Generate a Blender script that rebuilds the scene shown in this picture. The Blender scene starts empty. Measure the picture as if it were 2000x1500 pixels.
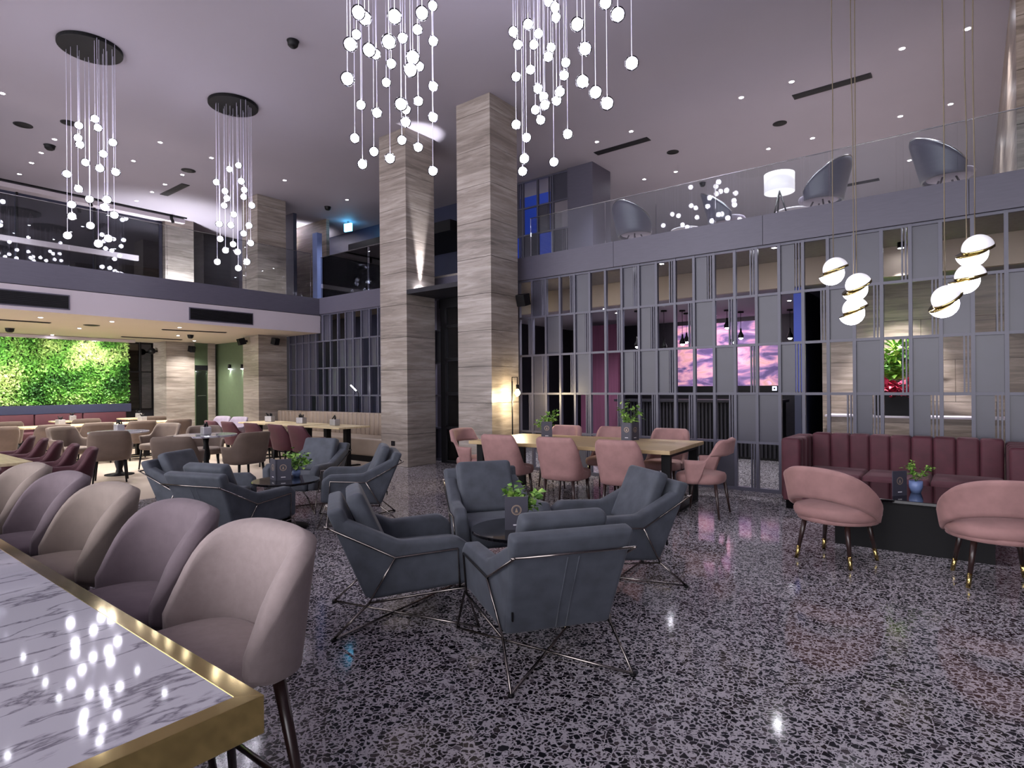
import bpy, bmesh, math, random
from mathutils import Vector, Matrix
PI = math.pi
S = bpy.context.scene
COL = S.collection
R = random.Random(7)

# ------------------------------------------------------------------ camera
F, CAM_H, ROLL, HY = 1150.0, 1.45, math.radians(0.45), 757.0
TH = math.atan(1477 / F)
FWD = Vector((-math.cos(TH), math.sin(TH), 0))
RGT = Vector((FWD.y, -FWD.x, 0))
UP = Vector((0, 0, 1))
CAM = Vector((0, 0, CAM_H))
cd = bpy.data.cameras.new('camera'); co = bpy.data.objects.new('camera', cd); COL.objects.link(co)
cd.sensor_fit = 'HORIZONTAL'; cd.sensor_width = 36; cd.lens = 36 * F / 2000
cd.shift_y = (HY - 750) / 2000; cd.clip_start = 0.05; cd.clip_end = 200
co.location = CAM
_r = RGT * math.cos(ROLL) - UP * math.sin(ROLL)
_u = RGT * math.sin(ROLL) + UP * math.cos(ROLL)
co.rotation_euler = Matrix((_r, _u, -FWD)).transposed().to_euler()
S.camera = co

# ------------------------------------------------------------------ world, exposure
S.view_settings.view_transform = 'Standard'; S.view_settings.look = 'None'
S.view_settings.gamma = 1; S.view_settings.use_curve_mapping = False
S.view_settings.exposure = 1.48
W = bpy.data.worlds.new('world'); S.world = W; W.use_nodes = True
W.node_tree.nodes['Background'].inputs[0].default_value = (0.86, 0.84, 0.90, 1)
W.node_tree.nodes['Background'].inputs[1].default_value = 2.0
S.cycles.max_bounces = 7; S.cycles.diffuse_bounces = 3; S.cycles.glossy_bounces = 3
S.cycles.transparent_max_bounces = 12; S.cycles.sample_clamp_indirect = 4.0
S.cycles.caustics_reflective = False; S.cycles.caustics_refractive = False

# pixel (2000x1500 frame) to a point on a plane of the place
def ray(px, py):
    u, v = px - 1000.0, HY - py
    c, s = math.cos(ROLL), math.sin(ROLL)
    return FWD + RGT * ((u * c + v * s) / F) + UP * ((-u * s + v * c) / F)
def on_z(px, py, z=0.0):
    r = ray(px, py); return CAM + r * ((z - CAM_H) / r.z)
def on_y(px, py, y):
    r = ray(px, py); return CAM + r * (y / r.y)
def on_x(px, py, x):
    r = ray(px, py); return CAM + r * (x / r.x)
def at_d(px, py, d):
    return CAM + ray(px, py) * d

# ------------------------------------------------------------------ materials
def lin(h):
    h = h.lstrip('#'); out = []
    for i in (0, 2, 4):
        c = int(h[i:i + 2], 16) / 255
        out.append(c / 12.92 if c <= 0.04045 else ((c + 0.055) / 1.055) ** 2.4)
    return (*out, 1)
def nodes(name):
    m = bpy.data.materials.new(name); m.use_nodes = True
    nt = m.node_tree; return m, nt, nt.nodes['Principled BSDF']
def mat(name, col, rough=0.6, metal=0.0, sheen=0.0, var=0.12, scale=12.0, bump=0.0, bscale=200.0, coat=0.0, stretch=(1, 1, 1), spec=0.5):
    m, nt, b = nodes(name)
    L = nt.links.new; N = nt.nodes.new
    tc = N('ShaderNodeTexCoord'); mp = N('ShaderNodeMapping'); mp.inputs['Scale'].default_value = stretch
    L(tc.outputs['Object'], mp.inputs[0])
    nz = N('ShaderNodeTexNoise'); nz.inputs['Scale'].default_value = scale; nz.inputs['Detail'].default_value = 5
    L(mp.outputs[0], nz.inputs['Vector'])
    rp = N('ShaderNodeValToRGB'); c = lin(col)
    rp.color_ramp.elements[0].position = 0.3; rp.color_ramp.elements[1].position = 0.7
    rp.color_ramp.elements[0].color = (*[x * (1 - var) for x in c[:3]], 1)
    rp.color_ramp.elements[1].color = (*[min(1, x * (1 + var)) for x in c[:3]], 1)
    L(nz.outputs['Fac'], rp.inputs[0]); L(rp.outputs[0], b.inputs['Base Color'])
    b.inputs['Roughness'].default_value = rough; b.inputs['Metallic'].default_value = metal
    b.inputs['Specular IOR Level'].default_value = spec
    if sheen:
        b.inputs['Sheen Weight'].default_value = sheen; b.inputs['Sheen Roughness'].default_value = 0.35
        b.inputs['Sheen Tint'].default_value = (*[min(1, x * 2 + 0.25) for x in c[:3]], 1)
    if coat: b.inputs['Coat Weight'].default_value = coat
    if bump:
        n2 = N('ShaderNodeTexNoise'); n2.inputs['Scale'].default_value = bscale; L(tc.outputs['Object'], n2.inputs['Vector'])
        bp = N('ShaderNodeBump'); bp.inputs['Strength'].default_value = bump; bp.inputs['Distance'].default_value = 0.01
        L(n2.outputs['Fac'], bp.inputs['Height']); L(bp.outputs[0], b.inputs['Normal'])
    return m
def emit(name, col, st):
    m, nt, b = nodes(name)
    b.inputs['Base Color'].default_value = (0.8, 0.8, 0.8, 1)
    b.inputs['Emission Color'].default_value = lin(col); b.inputs['Emission Strength'].default_value = st
    return m
def glass(name, tint=(0.93, 0.96, 0.97), refl=1.5, rough=0.0):
    m, nt, b = nodes(name); nt.nodes.remove(b)
    L = nt.links.new; N = nt.nodes.new
    t = N('ShaderNodeBsdfTransparent'); t.inputs[0].default_value = (*tint, 1)
    g = N('ShaderNodeBsdfGlossy'); g.inputs['Roughness'].default_value = rough; g.inputs[0].default_value = (.95, .95, 1, 1)
    fr = N('ShaderNodeFresnel'); fr.inputs[0].default_value = refl
    mx = N('ShaderNodeMixShader'); L(fr.outputs[0], mx.inputs[0]); L(t.outputs[0], mx.inputs[1]); L(g.outputs[0], mx.inputs[2])
    L(mx.outputs[0], nt.nodes['Material Output'].inputs[0]); return m
def travertine(name, dark, light, mid):
    m, nt, b = nodes(name); L = nt.links.new; N = nt.nodes.new
    tc = N('ShaderNodeTexCoord'); mp = N('ShaderNodeMapping'); mp.inputs['Scale'].default_value = (0.5, 0.5, 6.5)
    L(tc.outputs['Object'], mp.inputs[0])
    n1 = N('ShaderNodeTexNoise'); n1.inputs['Scale'].default_value = 2.2; n1.inputs['Detail'].default_value = 9; n1.inputs['Roughness'].default_value = .68; n1.inputs['Distortion'].default_value = .9
    L(mp.outputs[0], n1.inputs['Vector'])
    rp = N('ShaderNodeValToRGB'); e = rp.color_ramp.elements
    e[0].position = .3; e[0].color = lin(dark); e[1].position = .72; e[1].color = lin(light)
    x = e.new(.5); x.color = lin(mid)
    mp2 = N('ShaderNodeMapping'); mp2.inputs['Scale'].default_value = (.25, .25, 1.6); L(tc.outputs['Object'], mp2.inputs[0])
    n3 = N('ShaderNodeTexNoise'); n3.inputs['Scale'].default_value = 1.6; n3.inputs['Detail'].default_value = 3; L(mp2.outputs[0], n3.inputs['Vector'])
    ma = N('ShaderNodeMath'); ma.operation = 'MULTIPLY_ADD'; ma.inputs[1].default_value = .45; L(n3.outputs['Fac'], ma.inputs[0])
    sc = N('ShaderNodeMath'); sc.operation = 'MULTIPLY_ADD'; sc.inputs[1].default_value = .8; sc.inputs[2].default_value = -.12; L(n1.outputs['Fac'], sc.inputs[0]); L(sc.outputs[0], ma.inputs[2])
    L(ma.outputs[0], rp.inputs[0]); L(rp.outputs[0], b.inputs['Base Color'])
    b.inputs['Roughness'].default_value = .38
    bp = N('ShaderNodeBump'); bp.inputs['Strength'].default_value = .15; bp.inputs['Distance'].default_value = .01
    L(n1.outputs['Fac'], bp.inputs['Height']); L(bp.outputs[0], b.inputs['Normal'])
    return m
def terrazzo():
    m, nt, b = nodes('terrazzo'); L = nt.links.new; N = nt.nodes.new
    tc = N('ShaderNodeTexCoord')
    nz = N('ShaderNodeTexNoise'); nz.inputs['Scale'].default_value = 22; nz.inputs['Detail'].default_value = 2
    L(tc.outputs['Object'], nz.inputs['Vector'])
    ad = N('ShaderNodeMixRGB'); ad.blend_type = 'LINEAR_LIGHT'; ad.inputs[0].default_value = .018
    L(tc.outputs['Object'], ad.inputs[1]); L(nz.outputs['Color'], ad.inputs[2])
    mp = N('ShaderNodeMapping'); mp.inputs['Scale'].default_value = (1, 1, 0.0); L(ad.outputs[0], mp.inputs[0])
    def chips(scale, lo, hi):
        ve = N('ShaderNodeTexVoronoi'); ve.feature = 'DISTANCE_TO_EDGE'; ve.inputs['Scale'].default_value = scale
        vc = N('ShaderNodeTexVoronoi'); vc.feature = 'F1'; vc.inputs['Scale'].default_value = scale
        L(mp.outputs[0], ve.inputs['Vector']); L(mp.outputs[0], vc.inputs['Vector'])
        sp = N('ShaderNodeSeparateColor'); L(vc.outputs['Color'], sp.inputs[0])
        th = N('ShaderNodeMapRange'); th.inputs[3].default_value = lo; th.inputs[4].default_value = hi; L(sp.outputs[0], th.inputs[0])
        gt = N('ShaderNodeMath'); gt.operation = 'GREATER_THAN'; L(ve.outputs['Distance'], gt.inputs[0]); L(th.outputs[0], gt.inputs[1])
        return gt, sp
    g1, s1 = chips(40, .025, .25)
    g2, s2 = chips(95, .08, .46)
    cr = N('ShaderNodeValToRGB'); cr.color_ramp.interpolation = 'CONSTANT'; e = cr.color_ramp.elements
    e[0].color = lin('#121017'); e[1].position = .5; e[1].color = lin('#1d1a20')
    for p, c in ((.72, '#2c2529'), (.86, '#3c3438'), (.93, '#5c555c')):
        q = e.new(p); q.color = lin(c)
    L(s1.outputs[1], cr.inputs[0])
    base = N('ShaderNodeMixRGB'); base.inputs[1].default_value = lin('#b0aab0'); base.inputs[2].default_value = lin('#3a353b'); L(g2.outputs[0], base.inputs[0])
    mx = N('ShaderNodeMixRGB'); L(g1.outputs[0], mx.inputs[0]); L(base.outputs[0], mx.inputs[1]); L(cr.outputs[0], mx.inputs[2])
    L(mx.outputs[0], b.inputs['Base Color']); b.inputs['Roughness'].default_value = .085
    return m
def marble():
    m, nt, b = nodes('white_marble'); L = nt.links.new; N = nt.nodes.new
    tc = N('ShaderNodeTexCoord'); mp = N('ShaderNodeMapping'); mp.inputs['Rotation'].default_value = (0, 0, .25); mp.inputs['Scale'].default_value = (2.8, .9, 1)
    L(tc.outputs['Object'], mp.inputs[0])
    n1 = N('ShaderNodeTexNoise'); n1.inputs['Scale'].default_value = 2.7; n1.inputs['Detail'].default_value = 8; n1.inputs['Roughness'].default_value = .55; n1.inputs['Distortion'].default_value = .25
    L(mp.outputs[0], n1.inputs['Vector'])
    s = N('ShaderNodeMath'); s.operation = 'SUBTRACT'; s.inputs[1].default_value = .5; L(n1.outputs['Fac'], s.inputs[0])
    a = N('ShaderNodeMath'); a.operation = 'ABSOLUTE'; L(s.outputs[0], a.inputs[0])
    rp = N('ShaderNodeValToRGB'); e = rp.color_ramp.elements
    e[0].position = 0; e[0].color = lin('#686470'); e[1].position = .024; e[1].color = lin('#b0adb5')
    x = e.new(.008); x.color = lin('#928e97')
    L(a.outputs[0], rp.inputs[0])
    n2 = N('ShaderNodeTexNoise'); n2.inputs['Scale'].default_value = 2; L(tc.outputs['Object'], n2.inputs['Vector'])
    r2 = N('ShaderNodeValToRGB'); r2.color_ramp.elements[0].color = (.75, .75, .78, 1); r2.color_ramp.elements[1].color = (1, 1, 1, 1); L(n2.outputs['Fac'], r2.inputs[0])
    mu = N('ShaderNodeMixRGB'); mu.blend_type = 'MULTIPLY'; mu.inputs[0].default_value = 1; L(rp.outputs[0], mu.inputs[1]); L(r2.outputs[0], mu.inputs[2])
    L(mu.outputs[0], b.inputs['Base Color']); b.inputs['Roughness'].default_value = .05
    return m
def oak(name, light='#b9a078', dark='#a08860'):
    m, nt, b = nodes(name); L = nt.links.new; N = nt.nodes.new
    tc = N('ShaderNodeTexCoord'); mp = N('ShaderNodeMapping'); mp.inputs['Scale'].default_value = (1, 14, 1); L(tc.outputs['Object'], mp.inputs[0])
    n1 = N('ShaderNodeTexNoise'); n1.inputs['Scale'].default_value = 3; n1.inputs['Detail'].default_value = 8; L(mp.outputs[0], n1.inputs['Vector'])
    rp = N('ShaderNodeValToRGB'); e = rp.color_ramp.elements; e[0].position = .35; e[0].color = lin(dark); e[1].position = .65; e[1].color = lin(light)
    L(n1.outputs['Fac'], rp.inputs[0]); L(rp.outputs[0], b.inputs['Base Color']); b.inputs['Roughness'].default_value = .4
    return m
def painting_mat():
    m, nt, b = nodes('painting_added_glow'); L = nt.links.new; N = nt.nodes.new
    tc = N('ShaderNodeTexCoord'); mp = N('ShaderNodeMapping'); mp.inputs['Scale'].default_value = (1.1, 1, 3.0); L(tc.outputs['Object'], mp.inputs[0])
    n1 = N('ShaderNodeTexNoise'); n1.inputs['Scale'].default_value = 1.5; n1.inputs['Detail'].default_value = 5; n1.inputs['Distortion'].default_value = .8; L(mp.outputs[0], n1.inputs['Vector'])
    rp = N('ShaderNodeValToRGB'); e = rp.color_ramp.elements
    e[0].position = .3; e[0].color = lin('#4a3a6a'); e[1].position = .75; e[1].color = lin('#f0b4d8')
    for p, c in ((.40, '#54456f'), (.46, '#7c6290'), (.52, '#b37f9e'), (.60, '#d7a0ae'), (.67, '#c9948f')):
        x = e.new(p); x.color = lin(c)
    L(n1.outputs['Fac'], rp.inputs[0]); L(rp.outputs[0], b.inputs['Base Color']); L(rp.outputs[0], b.inputs['Emission Color'])
    b.inputs['Emission Strength'].default_value = .2  # glow added to the canvas colours; the picture has no lamp inside
    return m
def leaf_mat(name, a, bcol, c, scale=1.2):
    m, nt, b = nodes(name); L = nt.links.new; N = nt.nodes.new
    tc = N('ShaderNodeTexCoord')
    n1 = N('ShaderNodeTexNoise'); n1.inputs['Scale'].default_value = scale; n1.inputs['Detail'].default_value = 3; L(tc.outputs['Object'], n1.inputs['Vector'])
    n2 = N('ShaderNodeTexNoise'); n2.inputs['Scale'].default_value = 40; L(tc.outputs['Object'], n2.inputs['Vector'])
    ad = N('ShaderNodeMath'); ad.operation = 'MULTIPLY_ADD'; ad.inputs[1].default_value = .35; L(n2.outputs['Fac'], ad.inputs[0]); L(n1.outputs['Fac'], ad.inputs[2])
    rp = N('ShaderNodeValToRGB'); e = rp.color_ramp.elements
    e[0].position = .55; e[0].color = lin(a); e[1].position = .86; e[1].color = lin(c)
    x = e.new(.68); x.color = lin(bcol)
    L(ad.outputs[0], rp.inputs[0]); L(rp.outputs[0], b.inputs['Base Color']); b.inputs['Roughness'].default_value = .5
    return m

M = {}
M['ceiling'] = mat('ceiling_paint', '#918b96', .75, var=.03, scale=.6)
M['white'] = mat('soffit_paint', '#b3aab2', .7, var=.03, scale=.8)
M['restceil'] = mat('low_ceiling_paint', '#b5aa9f', .7, var=.03, scale=.8)
M['fascia'] = mat('fascia_panel', '#4c4957', .45, var=.06, scale=6, stretch=(1, 1, 8))
M['lattice'] = mat('lattice_lacquer', '#4c4b5a', .38, var=.05, scale=5)
M['panel'] = mat('panel_lacquer', '#3b3a46', .34, var=.06, scale=5)
M['dark'] = mat('dark_charcoal', '#1d1b22', .55, var=.1, spec=.25)
M['navy'] = mat('navy_wall', '#23263c', .45, var=.1, scale=3)
M['black'] = mat('black_matt', '#0a090c', .5, var=.1, spec=.2)
M['gloss'] = mat('black_gloss', '#0b0a0d', .07, var=.1, coat=.4)
M['trav'] = travertine('travertine', '#5f5650', '#aaa19b', '#867c75')
M['trav2'] = travertine('travertine_brown', '#4b3f35', '#a5968a', '#7b6d61')
M['terrazzo'] = terrazzo()
M['pale'] = mat('pale_stone_floor', '#c3b3a4', .3, var=.06, scale=3)
M['marble'] = marble()
M['brass'] = mat('polished_brass', '#b8a468', .08, 1, var=.06, scale=4)
M['gold'] = mat('gold_cord', '#6f6350', .5, .3)
M['chrome'] = mat('dark_chrome', '#8b8480', .16, 1, var=.05)
M['steel'] = mat('steel', '#a5a3a6', .25, 1, var=.05)
M['oak'] = oak('oak_top')
M['oak2'] = oak('pale_oak_top', '#cdbb98', '#b5a27e')
M['wood'] = mat('dark_walnut', '#2e1d1a', .3, var=.25, scale=8, stretch=(6, 6, 1), coat=.2)
M['blue'] = mat('blue_grey_velvet', '#434750', .75, sheen=.35, var=.24, scale=9, bump=.05)
M['pink'] = mat('dusty_pink_velvet', '#97726f', .75, sheen=.25, var=.14, scale=9, bump=.05)
M['burg'] = mat('burgundy_velvet', '#4b202b', .7, sheen=.22, var=.16, scale=8, bump=.05)
M['red'] = mat('wine_red_velvet', '#3f111e', .7, sheen=.35, var=.12, scale=8, bump=.05)
M['taupe'] = mat('taupe_velvet', '#5c4d44', .75, sheen=.4, var=.12, scale=8, bump=.05)
M['lilac'] = mat('pale_lilac_velvet', '#8d8293', .75, sheen=.4, var=.08)
M['stoolA'] = mat('pinkish_beige_weave', '#8d7f7d', .85, sheen=.2, var=.06, scale=40, bump=.12, bscale=500)
M['stoolB'] = mat('mauve_weave', '#685b61', .85, sheen=.2, var=.08, scale=20, bump=.12, bscale=500)
M['stoolC'] = mat('taupe_weave', '#84776f', .85, sheen=.2, var=.06, scale=20, bump=.12, bscale=500)
M['bench'] = mat('taupe_leather', '#85766a', .5, var=.08, scale=6)
M['menu'] = mat('menu_card', '#3d3c48', .5, var=.04)
M['gilt'] = mat('gilt_print', '#b09a86', .4, .4)
M['print'] = mat('white_print', '#d8d4da', .5)
M['pot'] = mat('blue_glazed_pot', '#7286b4', .25, var=.1)
M['leaf'] = leaf_mat('basil_leaf', '#3f6a24', '#6f9a3c', '#a9c468', 14)
M['green'] = leaf_mat('living_wall_leaf', '#2c5a22', '#5f9a3a', '#c6d88c', 1.1)
M['fern'] = leaf_mat('fern_leaf', '#3f7a22', '#7fb83c', '#b8e060', 4)
M['poin'] = leaf_mat('red_leaf', '#7a0f28', '#b51c3e', '#d8486a', 6)
M['soil'] = mat('green_backing', '#1c2a16', .9)
M['olive'] = mat('olive_green_wall', '#4c5a42', .6, var=.05)
M['glass'] = glass('clear_glass')
M['crystal'] = glass('clear_crystal', (.97, .97, 1), 1.5)
M['smoke'] = glass('smoked_glass', (.30, .33, .38), 1.9)
M['tin'] = mat('galvanised_tin', '#a9a6aa', .4, .6, var=.1, scale=30)
M['ball'] = emit('lit_crystal', '#f6f2ff', 9)
M['cord'] = mat('clear_cord', '#d8d4ea', .3)
M['lamp'] = emit('lit_opal', '#f4f2ff', 8)
M['opal_dim'] = emit('opal_upper', '#e9e4f0', .16)
M['balcony'] = mat('greige_carpet', '#8d857f', .9, var=.08, scale=20)
M['beige'] = mat('beige_plaster', '#b5a696', .7, var=.05, scale=2)
M['bluecast'] = mat('blue_light_on_post', '#5c6a96', .5, var=.05)  # blue light falling on the gallery post, put into its base colour
M['down'] = emit('lit_downlight', '#f2f2ff', 40)
M['warm'] = emit('lit_bulb', '#ffe2a8', 30)
M['shade'] = emit('lit_shade', '#eee4f0', .22)
M['exit'] = emit('lit_exit_sign', '#58c8ff', 5)
M['bluelit'] = emit('blue_lit_edge', '#3350c8', .12); M['bluelit'].node_tree.nodes['Principled BSDF'].inputs['Base Color'].default_value = lin('#1e2a66')
M['paint'] = painting_mat()
M['magenta'] = mat('magenta_curtain', '#5d2f48', .8, var=.15, scale=3, stretch=(8, 8, .3))
M['screen'] = emit('lit_label', '#c8d4ff', 1.5)

# ------------------------------------------------------------------ mesh helpers
def bm_obj(name, bm, m, parent=None, smooth=False, sub=0):
    me = bpy.data.meshes.new(name); bmesh.ops.recalc_face_normals(bm, faces=bm.faces[:]); bm.to_mesh(me); bm.free()
    return me_obj(name, me, m, parent, smooth, sub)
def me_obj(name, me, m, parent=None, smooth=False, sub=0):
    if m is not None and not me.materials: me.materials.append(M[m] if isinstance(m, str) else m)
    if smooth: me.shade_smooth()
    o = bpy.data.objects.new(name, me); COL.objects.link(o)
    if parent is not None: o.parent = parent
    if sub:
        md = o.modifiers.new('sub', 'SUBSURF'); md.levels = sub; md.render_levels = sub
    return o
def box_bm(bm, x0, x1, y0, y1, z0, z1, bev=0.0, seg=1):
    r = bmesh.ops.create_cube(bm, size=1)
    for v in r['verts']:
        v.co = Vector(((x0 + x1) / 2 + v.co.x * (x1 - x0), (y0 + y1) / 2 + v.co.y * (y1 - y0), (z0 + z1) / 2 + v.co.z * (z1 - z0)))
    if bev:
        es = list({e for v in r['verts'] for e in v.link_edges})
        bmesh.ops.bevel(bm, geom=es, offset=bev, segments=seg, affect='EDGES', profile=.5)
    return bm
def box(name, x0, x1, y0, y1, z0, z1, m, parent=None, bev=0.0, seg=1, smooth=False):
    return bm_obj(name, box_bm(bmesh.new(), x0, x1, y0, y1, z0, z1, bev, seg), m, parent, smooth)
def prism_bm(bm, pts, d, bev=0.0, seg=3):
    """polygon pts (Vectors) extruded by vector d"""
    a = [bm.verts.new(p) for p in pts]; b = [bm.verts.new(Vector(p) + d) for p in pts]; n = len(pts)
    bm.faces.new(a); bm.faces.new(b[::-1])
    for i in range(n): bm.faces.new((a[i], b[i], b[(i + 1) % n], a[(i + 1) % n]))
    bmesh.ops.recalc_face_normals(bm, faces=bm.faces[:])
    if bev:
        bmesh.ops.bevel(bm, geom=bm.edges[:], offset=bev, segments=seg, affect='EDGES', profile=.6)
    return bm
def tube_bm(bm, pts, r, n=8, r2=None):
    pts = [Vector(p) for p in pts]; rings = []
    for i, p in enumerate(pts):
        t = ((pts[min(i + 1, len(pts) - 1)] - pts[max(i - 1, 0)])).normalized()
        a = t.orthogonal().normalized() if i == 0 else (a0 - t * a0.dot(t)).normalized()
        a0 = a; b = t.cross(a); k = i / max(1, len(pts) - 1)
        rr = r if r2 is None else r + (r2 - r) * k
        rings.append([bm.verts.new(p + (a * math.cos(2 * PI * j / n) + b * math.sin(2 * PI * j / n)) * rr) for j in range(n)])
    for q, s in zip(rings, rings[1:]):
        for j in range(n): bm.faces.new((q[j], q[(j + 1) % n], s[(j + 1) % n], s[j]))
    bm.faces.new(rings[0][::-1]); bm.faces.new(rings[-1]); return bm
def tube(name, pts, r, m, parent=None, n=8, r2=None):
    return bm_obj(name, tube_bm(bmesh.new(), pts, r, n, r2), m, parent, True)
def lathe_bm(bm, prof, n=24, c=(0, 0, 0)):
    c = Vector(c); rings = []
    for r, z in prof:
        rings.append([bm.verts.new(c + Vector((max(r, 1e-4) * math.cos(2 * PI * j / n), max(r, 1e-4) * math.sin(2 * PI * j / n), z))) for j in range(n)])
    for q, s in zip(rings, rings[1:]):
        for j in range(n): bm.faces.new((q[j], q[(j + 1) % n], s[(j + 1) % n], s[j]))
    bm.faces.new(rings[0][::-1]); bm.faces.new(rings[-1]); return bm
def lathe(name, prof, m, parent=None, n=24, c=(0, 0, 0), smooth=True):
    return bm_obj(name, lathe_bm(bmesh.new(), prof, n, c), m, parent, smooth)
def loft_bm(bm, rings, closed=False, caps=True):
    vs = [[bm.verts.new(p) for p in r] for r in rings]; n = len(rings[0]); k = len(vs)
    for i in range(k if closed else k - 1):
        q, s = vs[i], vs[(i + 1) % k]
        for j in range(n): bm.faces.new((q[j], q[(j + 1) % n], s[(j + 1) % n], s[j]))
    if caps and not closed: bm.faces.new(vs[0][::-1]); bm.faces.new(vs[-1])
    return bm
def empty(name, loc, rz=0.0):
    o = bpy.data.objects.new(name, None); COL.objects.link(o); o.location = loc; o.rotation_euler = (0, 0, rz); o.empty_display_size = .1; return o
def tag(o, label, cat, group=None):
    o['label'] = label; o['category'] = cat
    if group: o['group'] = group
    return o
def thing(name, label, cat, loc=(0, 0, 0), rz=0.0, group=None):
    return tag(empty(name, loc, rz), label, cat, group)
def struct(o): o['kind'] = 'structure'; return o
KIDS = {}
def dup(root, loc, rz, label):
    def cp(o, parent):
        c = o.copy(); COL.objects.link(c); c.parent = parent
        for ch in list(o.children): cp(ch, c)
        return c
    r = cp(root, None); r.location = loc; r.rotation_euler = (0, 0, rz); r['label'] = label; return r
def face_dir(dx, dy): return math.atan2(-dx, dy)      # local +Y turned to (dx, dy)

# ------------------------------------------------------------------ the shell of the place
ZC, YW, XS = 6.25, 8.39, -12.39
CL = dict(floor='terrazzo')
struct(box('floor', -8.7, 5, -5, 20, -.1, 0, 'terrazzo'))
struct(box('floor_dining', -19, -8.7, -5, 20, -.1, 0, 'pale'))
struct(box('ceiling', -19, 5, -5, 20, ZC, ZC + .1, 'ceiling'))

def stone_column(name, x0, x1, y0, y1, z0, z1, m='trav', course=.6):
    """core with stone slabs hung in courses on all four sides"""
    core = struct(box(name, x0 + .025, x1 - .025, y0 + .025, y1 - .025, z0, z1, 'dark'))
    z = z0
    while z < z1 - .02:
        t = min(z + course, z1); g = .003
        for a in ((x0, x1, y0, y0 + .025), (x0, x1, y1 - .025, y1), (x0, x0 + .025, y0 + .025, y1 - .025), (x1 - .025, x1, y0 + .025, y1 - .025)):
            box('stone_slab', a[0], a[1], a[2], a[3], z + g, t - g, m, core)
        z = t
    return core
stone_column('wall_column', -8.89, -8.15, 7.34, 8.06, 0, ZC)
stone_column('wall_column', -6.87, -6.13, 7.34, 8.06, 0, ZC)
stone_column('wall_column', -14.5, -13.76, 7.57, 8.33, 0, ZC)
stone_column('wall_column', -18.3, -17.45, 6.94, 7.69, 0, ZC)

# --- the lattice screen
PX0 = on_y(1014.3, 770, YW).x
PD = (on_y(1967.5, 770, YW).x - PX0) / 23
RH = .67
ROWS = [  # top row first; O open, P panel, Q narrow panel and two slats, S open with two slats
    'OQOSPOOQPSOQOSOQOPPSPOOO',
    'SOPOQOSOQOSPSOPOSPSOSPSP',
    'OQOSPOOQPQOOPSOQOOPSPSPO',
    'SPOOSOSOSOSOSPPOOSQOQOQP',
    'OSPOQOSOQOPOPSOPOSPOQOSP']
def lattice(name, x0, n, rows, z0, rh, y, d, post_m='lattice', pan_m='panel', zs=None):
    nr = len(rows); top = z0 + nr * rh
    root = struct(box(name, x0 - .03, x0 + n * d + .03, y, y + .07, z0, z0 + .05, post_m))
    pm = box_bm(bmesh.new(), -.019, .019, 0, .06, z0 + .05, top); pme = bpy.data.meshes.new('post'); pm.to_mesh(pme); pm.free()
    for i in range(n + 1):
        o = me_obj('post', pme, post_m, root); o.location = (x0 + i * d, y, 0)
    rm = box_bm(bmesh.new(), x0, x0 + n * d, .006, .054, -.017, .017); rme = bpy.data.meshes.new('rail'); rm.to_mesh(rme); rm.free()
    for k in range(1, nr + 1):
        o = me_obj('rail', rme, post_m, root); o.location = (0, y, z0 + k * rh - (.017 if k == nr else 0))
    w = d - .038; h = rh - .034
    def part(nm, a, b, y0, y1):
        me = bpy.data.meshes.new(nm); q = box_bm(bmesh.new(), a, b, y0, y1, -h / 2, h / 2); q.to_mesh(me); q.free(); return me
    full = part('panel', -w / 2, w / 2, .032, .055); nar = part('panel', -w / 2, w * .16, .032, .055)
    sl = part('slat', -.008, .008, .01, .05)
    for r, row in enumerate(rows):
        zc = top - (r + .5) * rh
        for i in range(n):
            c = row[i % len(row)]; xc = x0 + (i + .5) * d
            if c in 'PQ':
                o = me_obj('panel', full if c == 'P' else nar, pan_m, root); o.location = (xc, y, zc)
            if c in 'QS':
                for f in (.26, .40):
                    o = me_obj('slat', sl, post_m, root); o.location = (xc + w * f, y, zc)
    return root
lattice('wall_right', PX0, 26, [r + 'OPS' for r in ROWS], 0, RH, YW, PD)
# the stretch behind the dining benches: mostly panels standing between dark gaps
NL = int((13.76 - 8.2) / PD); RL = random.Random(3)
lattice('wall_back', -13.74, NL, [''.join(RL.choice('OQSOQOQ') for _ in range(NL)) for _ in range(5)], 0, .65, YW, PD)

# --- balcony edge over the lattice, its floor and glass
tr = struct(box('trim_1', -6.5, 5, YW - .02, YW + .12, 3.35, 3.745, 'dark'))
for a, b in zip((-6.5, -4.45, -2.2, 0, 2.3), (-4.45, -2.2, 0, 2.3, 5)): box('fascia_panel', a + .003, b - .003, YW - .035, YW - .02, 3.35, 3.75, 'fascia', tr)
struct(box('trim_2', XS - .02, -6.5, YW - .03, YW + .12, 3.25, 3.64, 'fascia'))
struct(box('floor_balcony', -8.9, 5, YW + .12, 20, 3.42, 3.72, 'balcony'))
struct(box('floor_gallery', -14.5, -8.9, YW + .12, 20, 3.30, 3.60, 'balcony'))
def balustrade(name, label, xs, y, z0, z1, along='x'):
    t = thing(name, label, 'railing', (0, 0, 0))
    for a, b in zip(xs, xs[1:]):
        if along == 'x': box('glass_pane', a + .006, b - .006, y, y + .014, z0, z1, 'glass', t)
        else: box('glass_pane', y, y + .014, a + .006, b - .006, z0, z1, 'glass', t)
    if along == 'x': box('cap_rail', xs[0], xs[-1], y - .003, y + .017, z1, z1 + .008, 'steel', t)
    else: box('cap_rail', y - .003, y + .017, xs[0], xs[-1], z1, z1 + .008, 'steel', t)
    return t
balustrade('glass_balustrade', 'long clear glass balustrade on the balcony above the lattice wall', [-6.1, -4.62, -3.75, -2.85, -1.4, .05, 1.5], YW, 3.752, 4.42)
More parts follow.
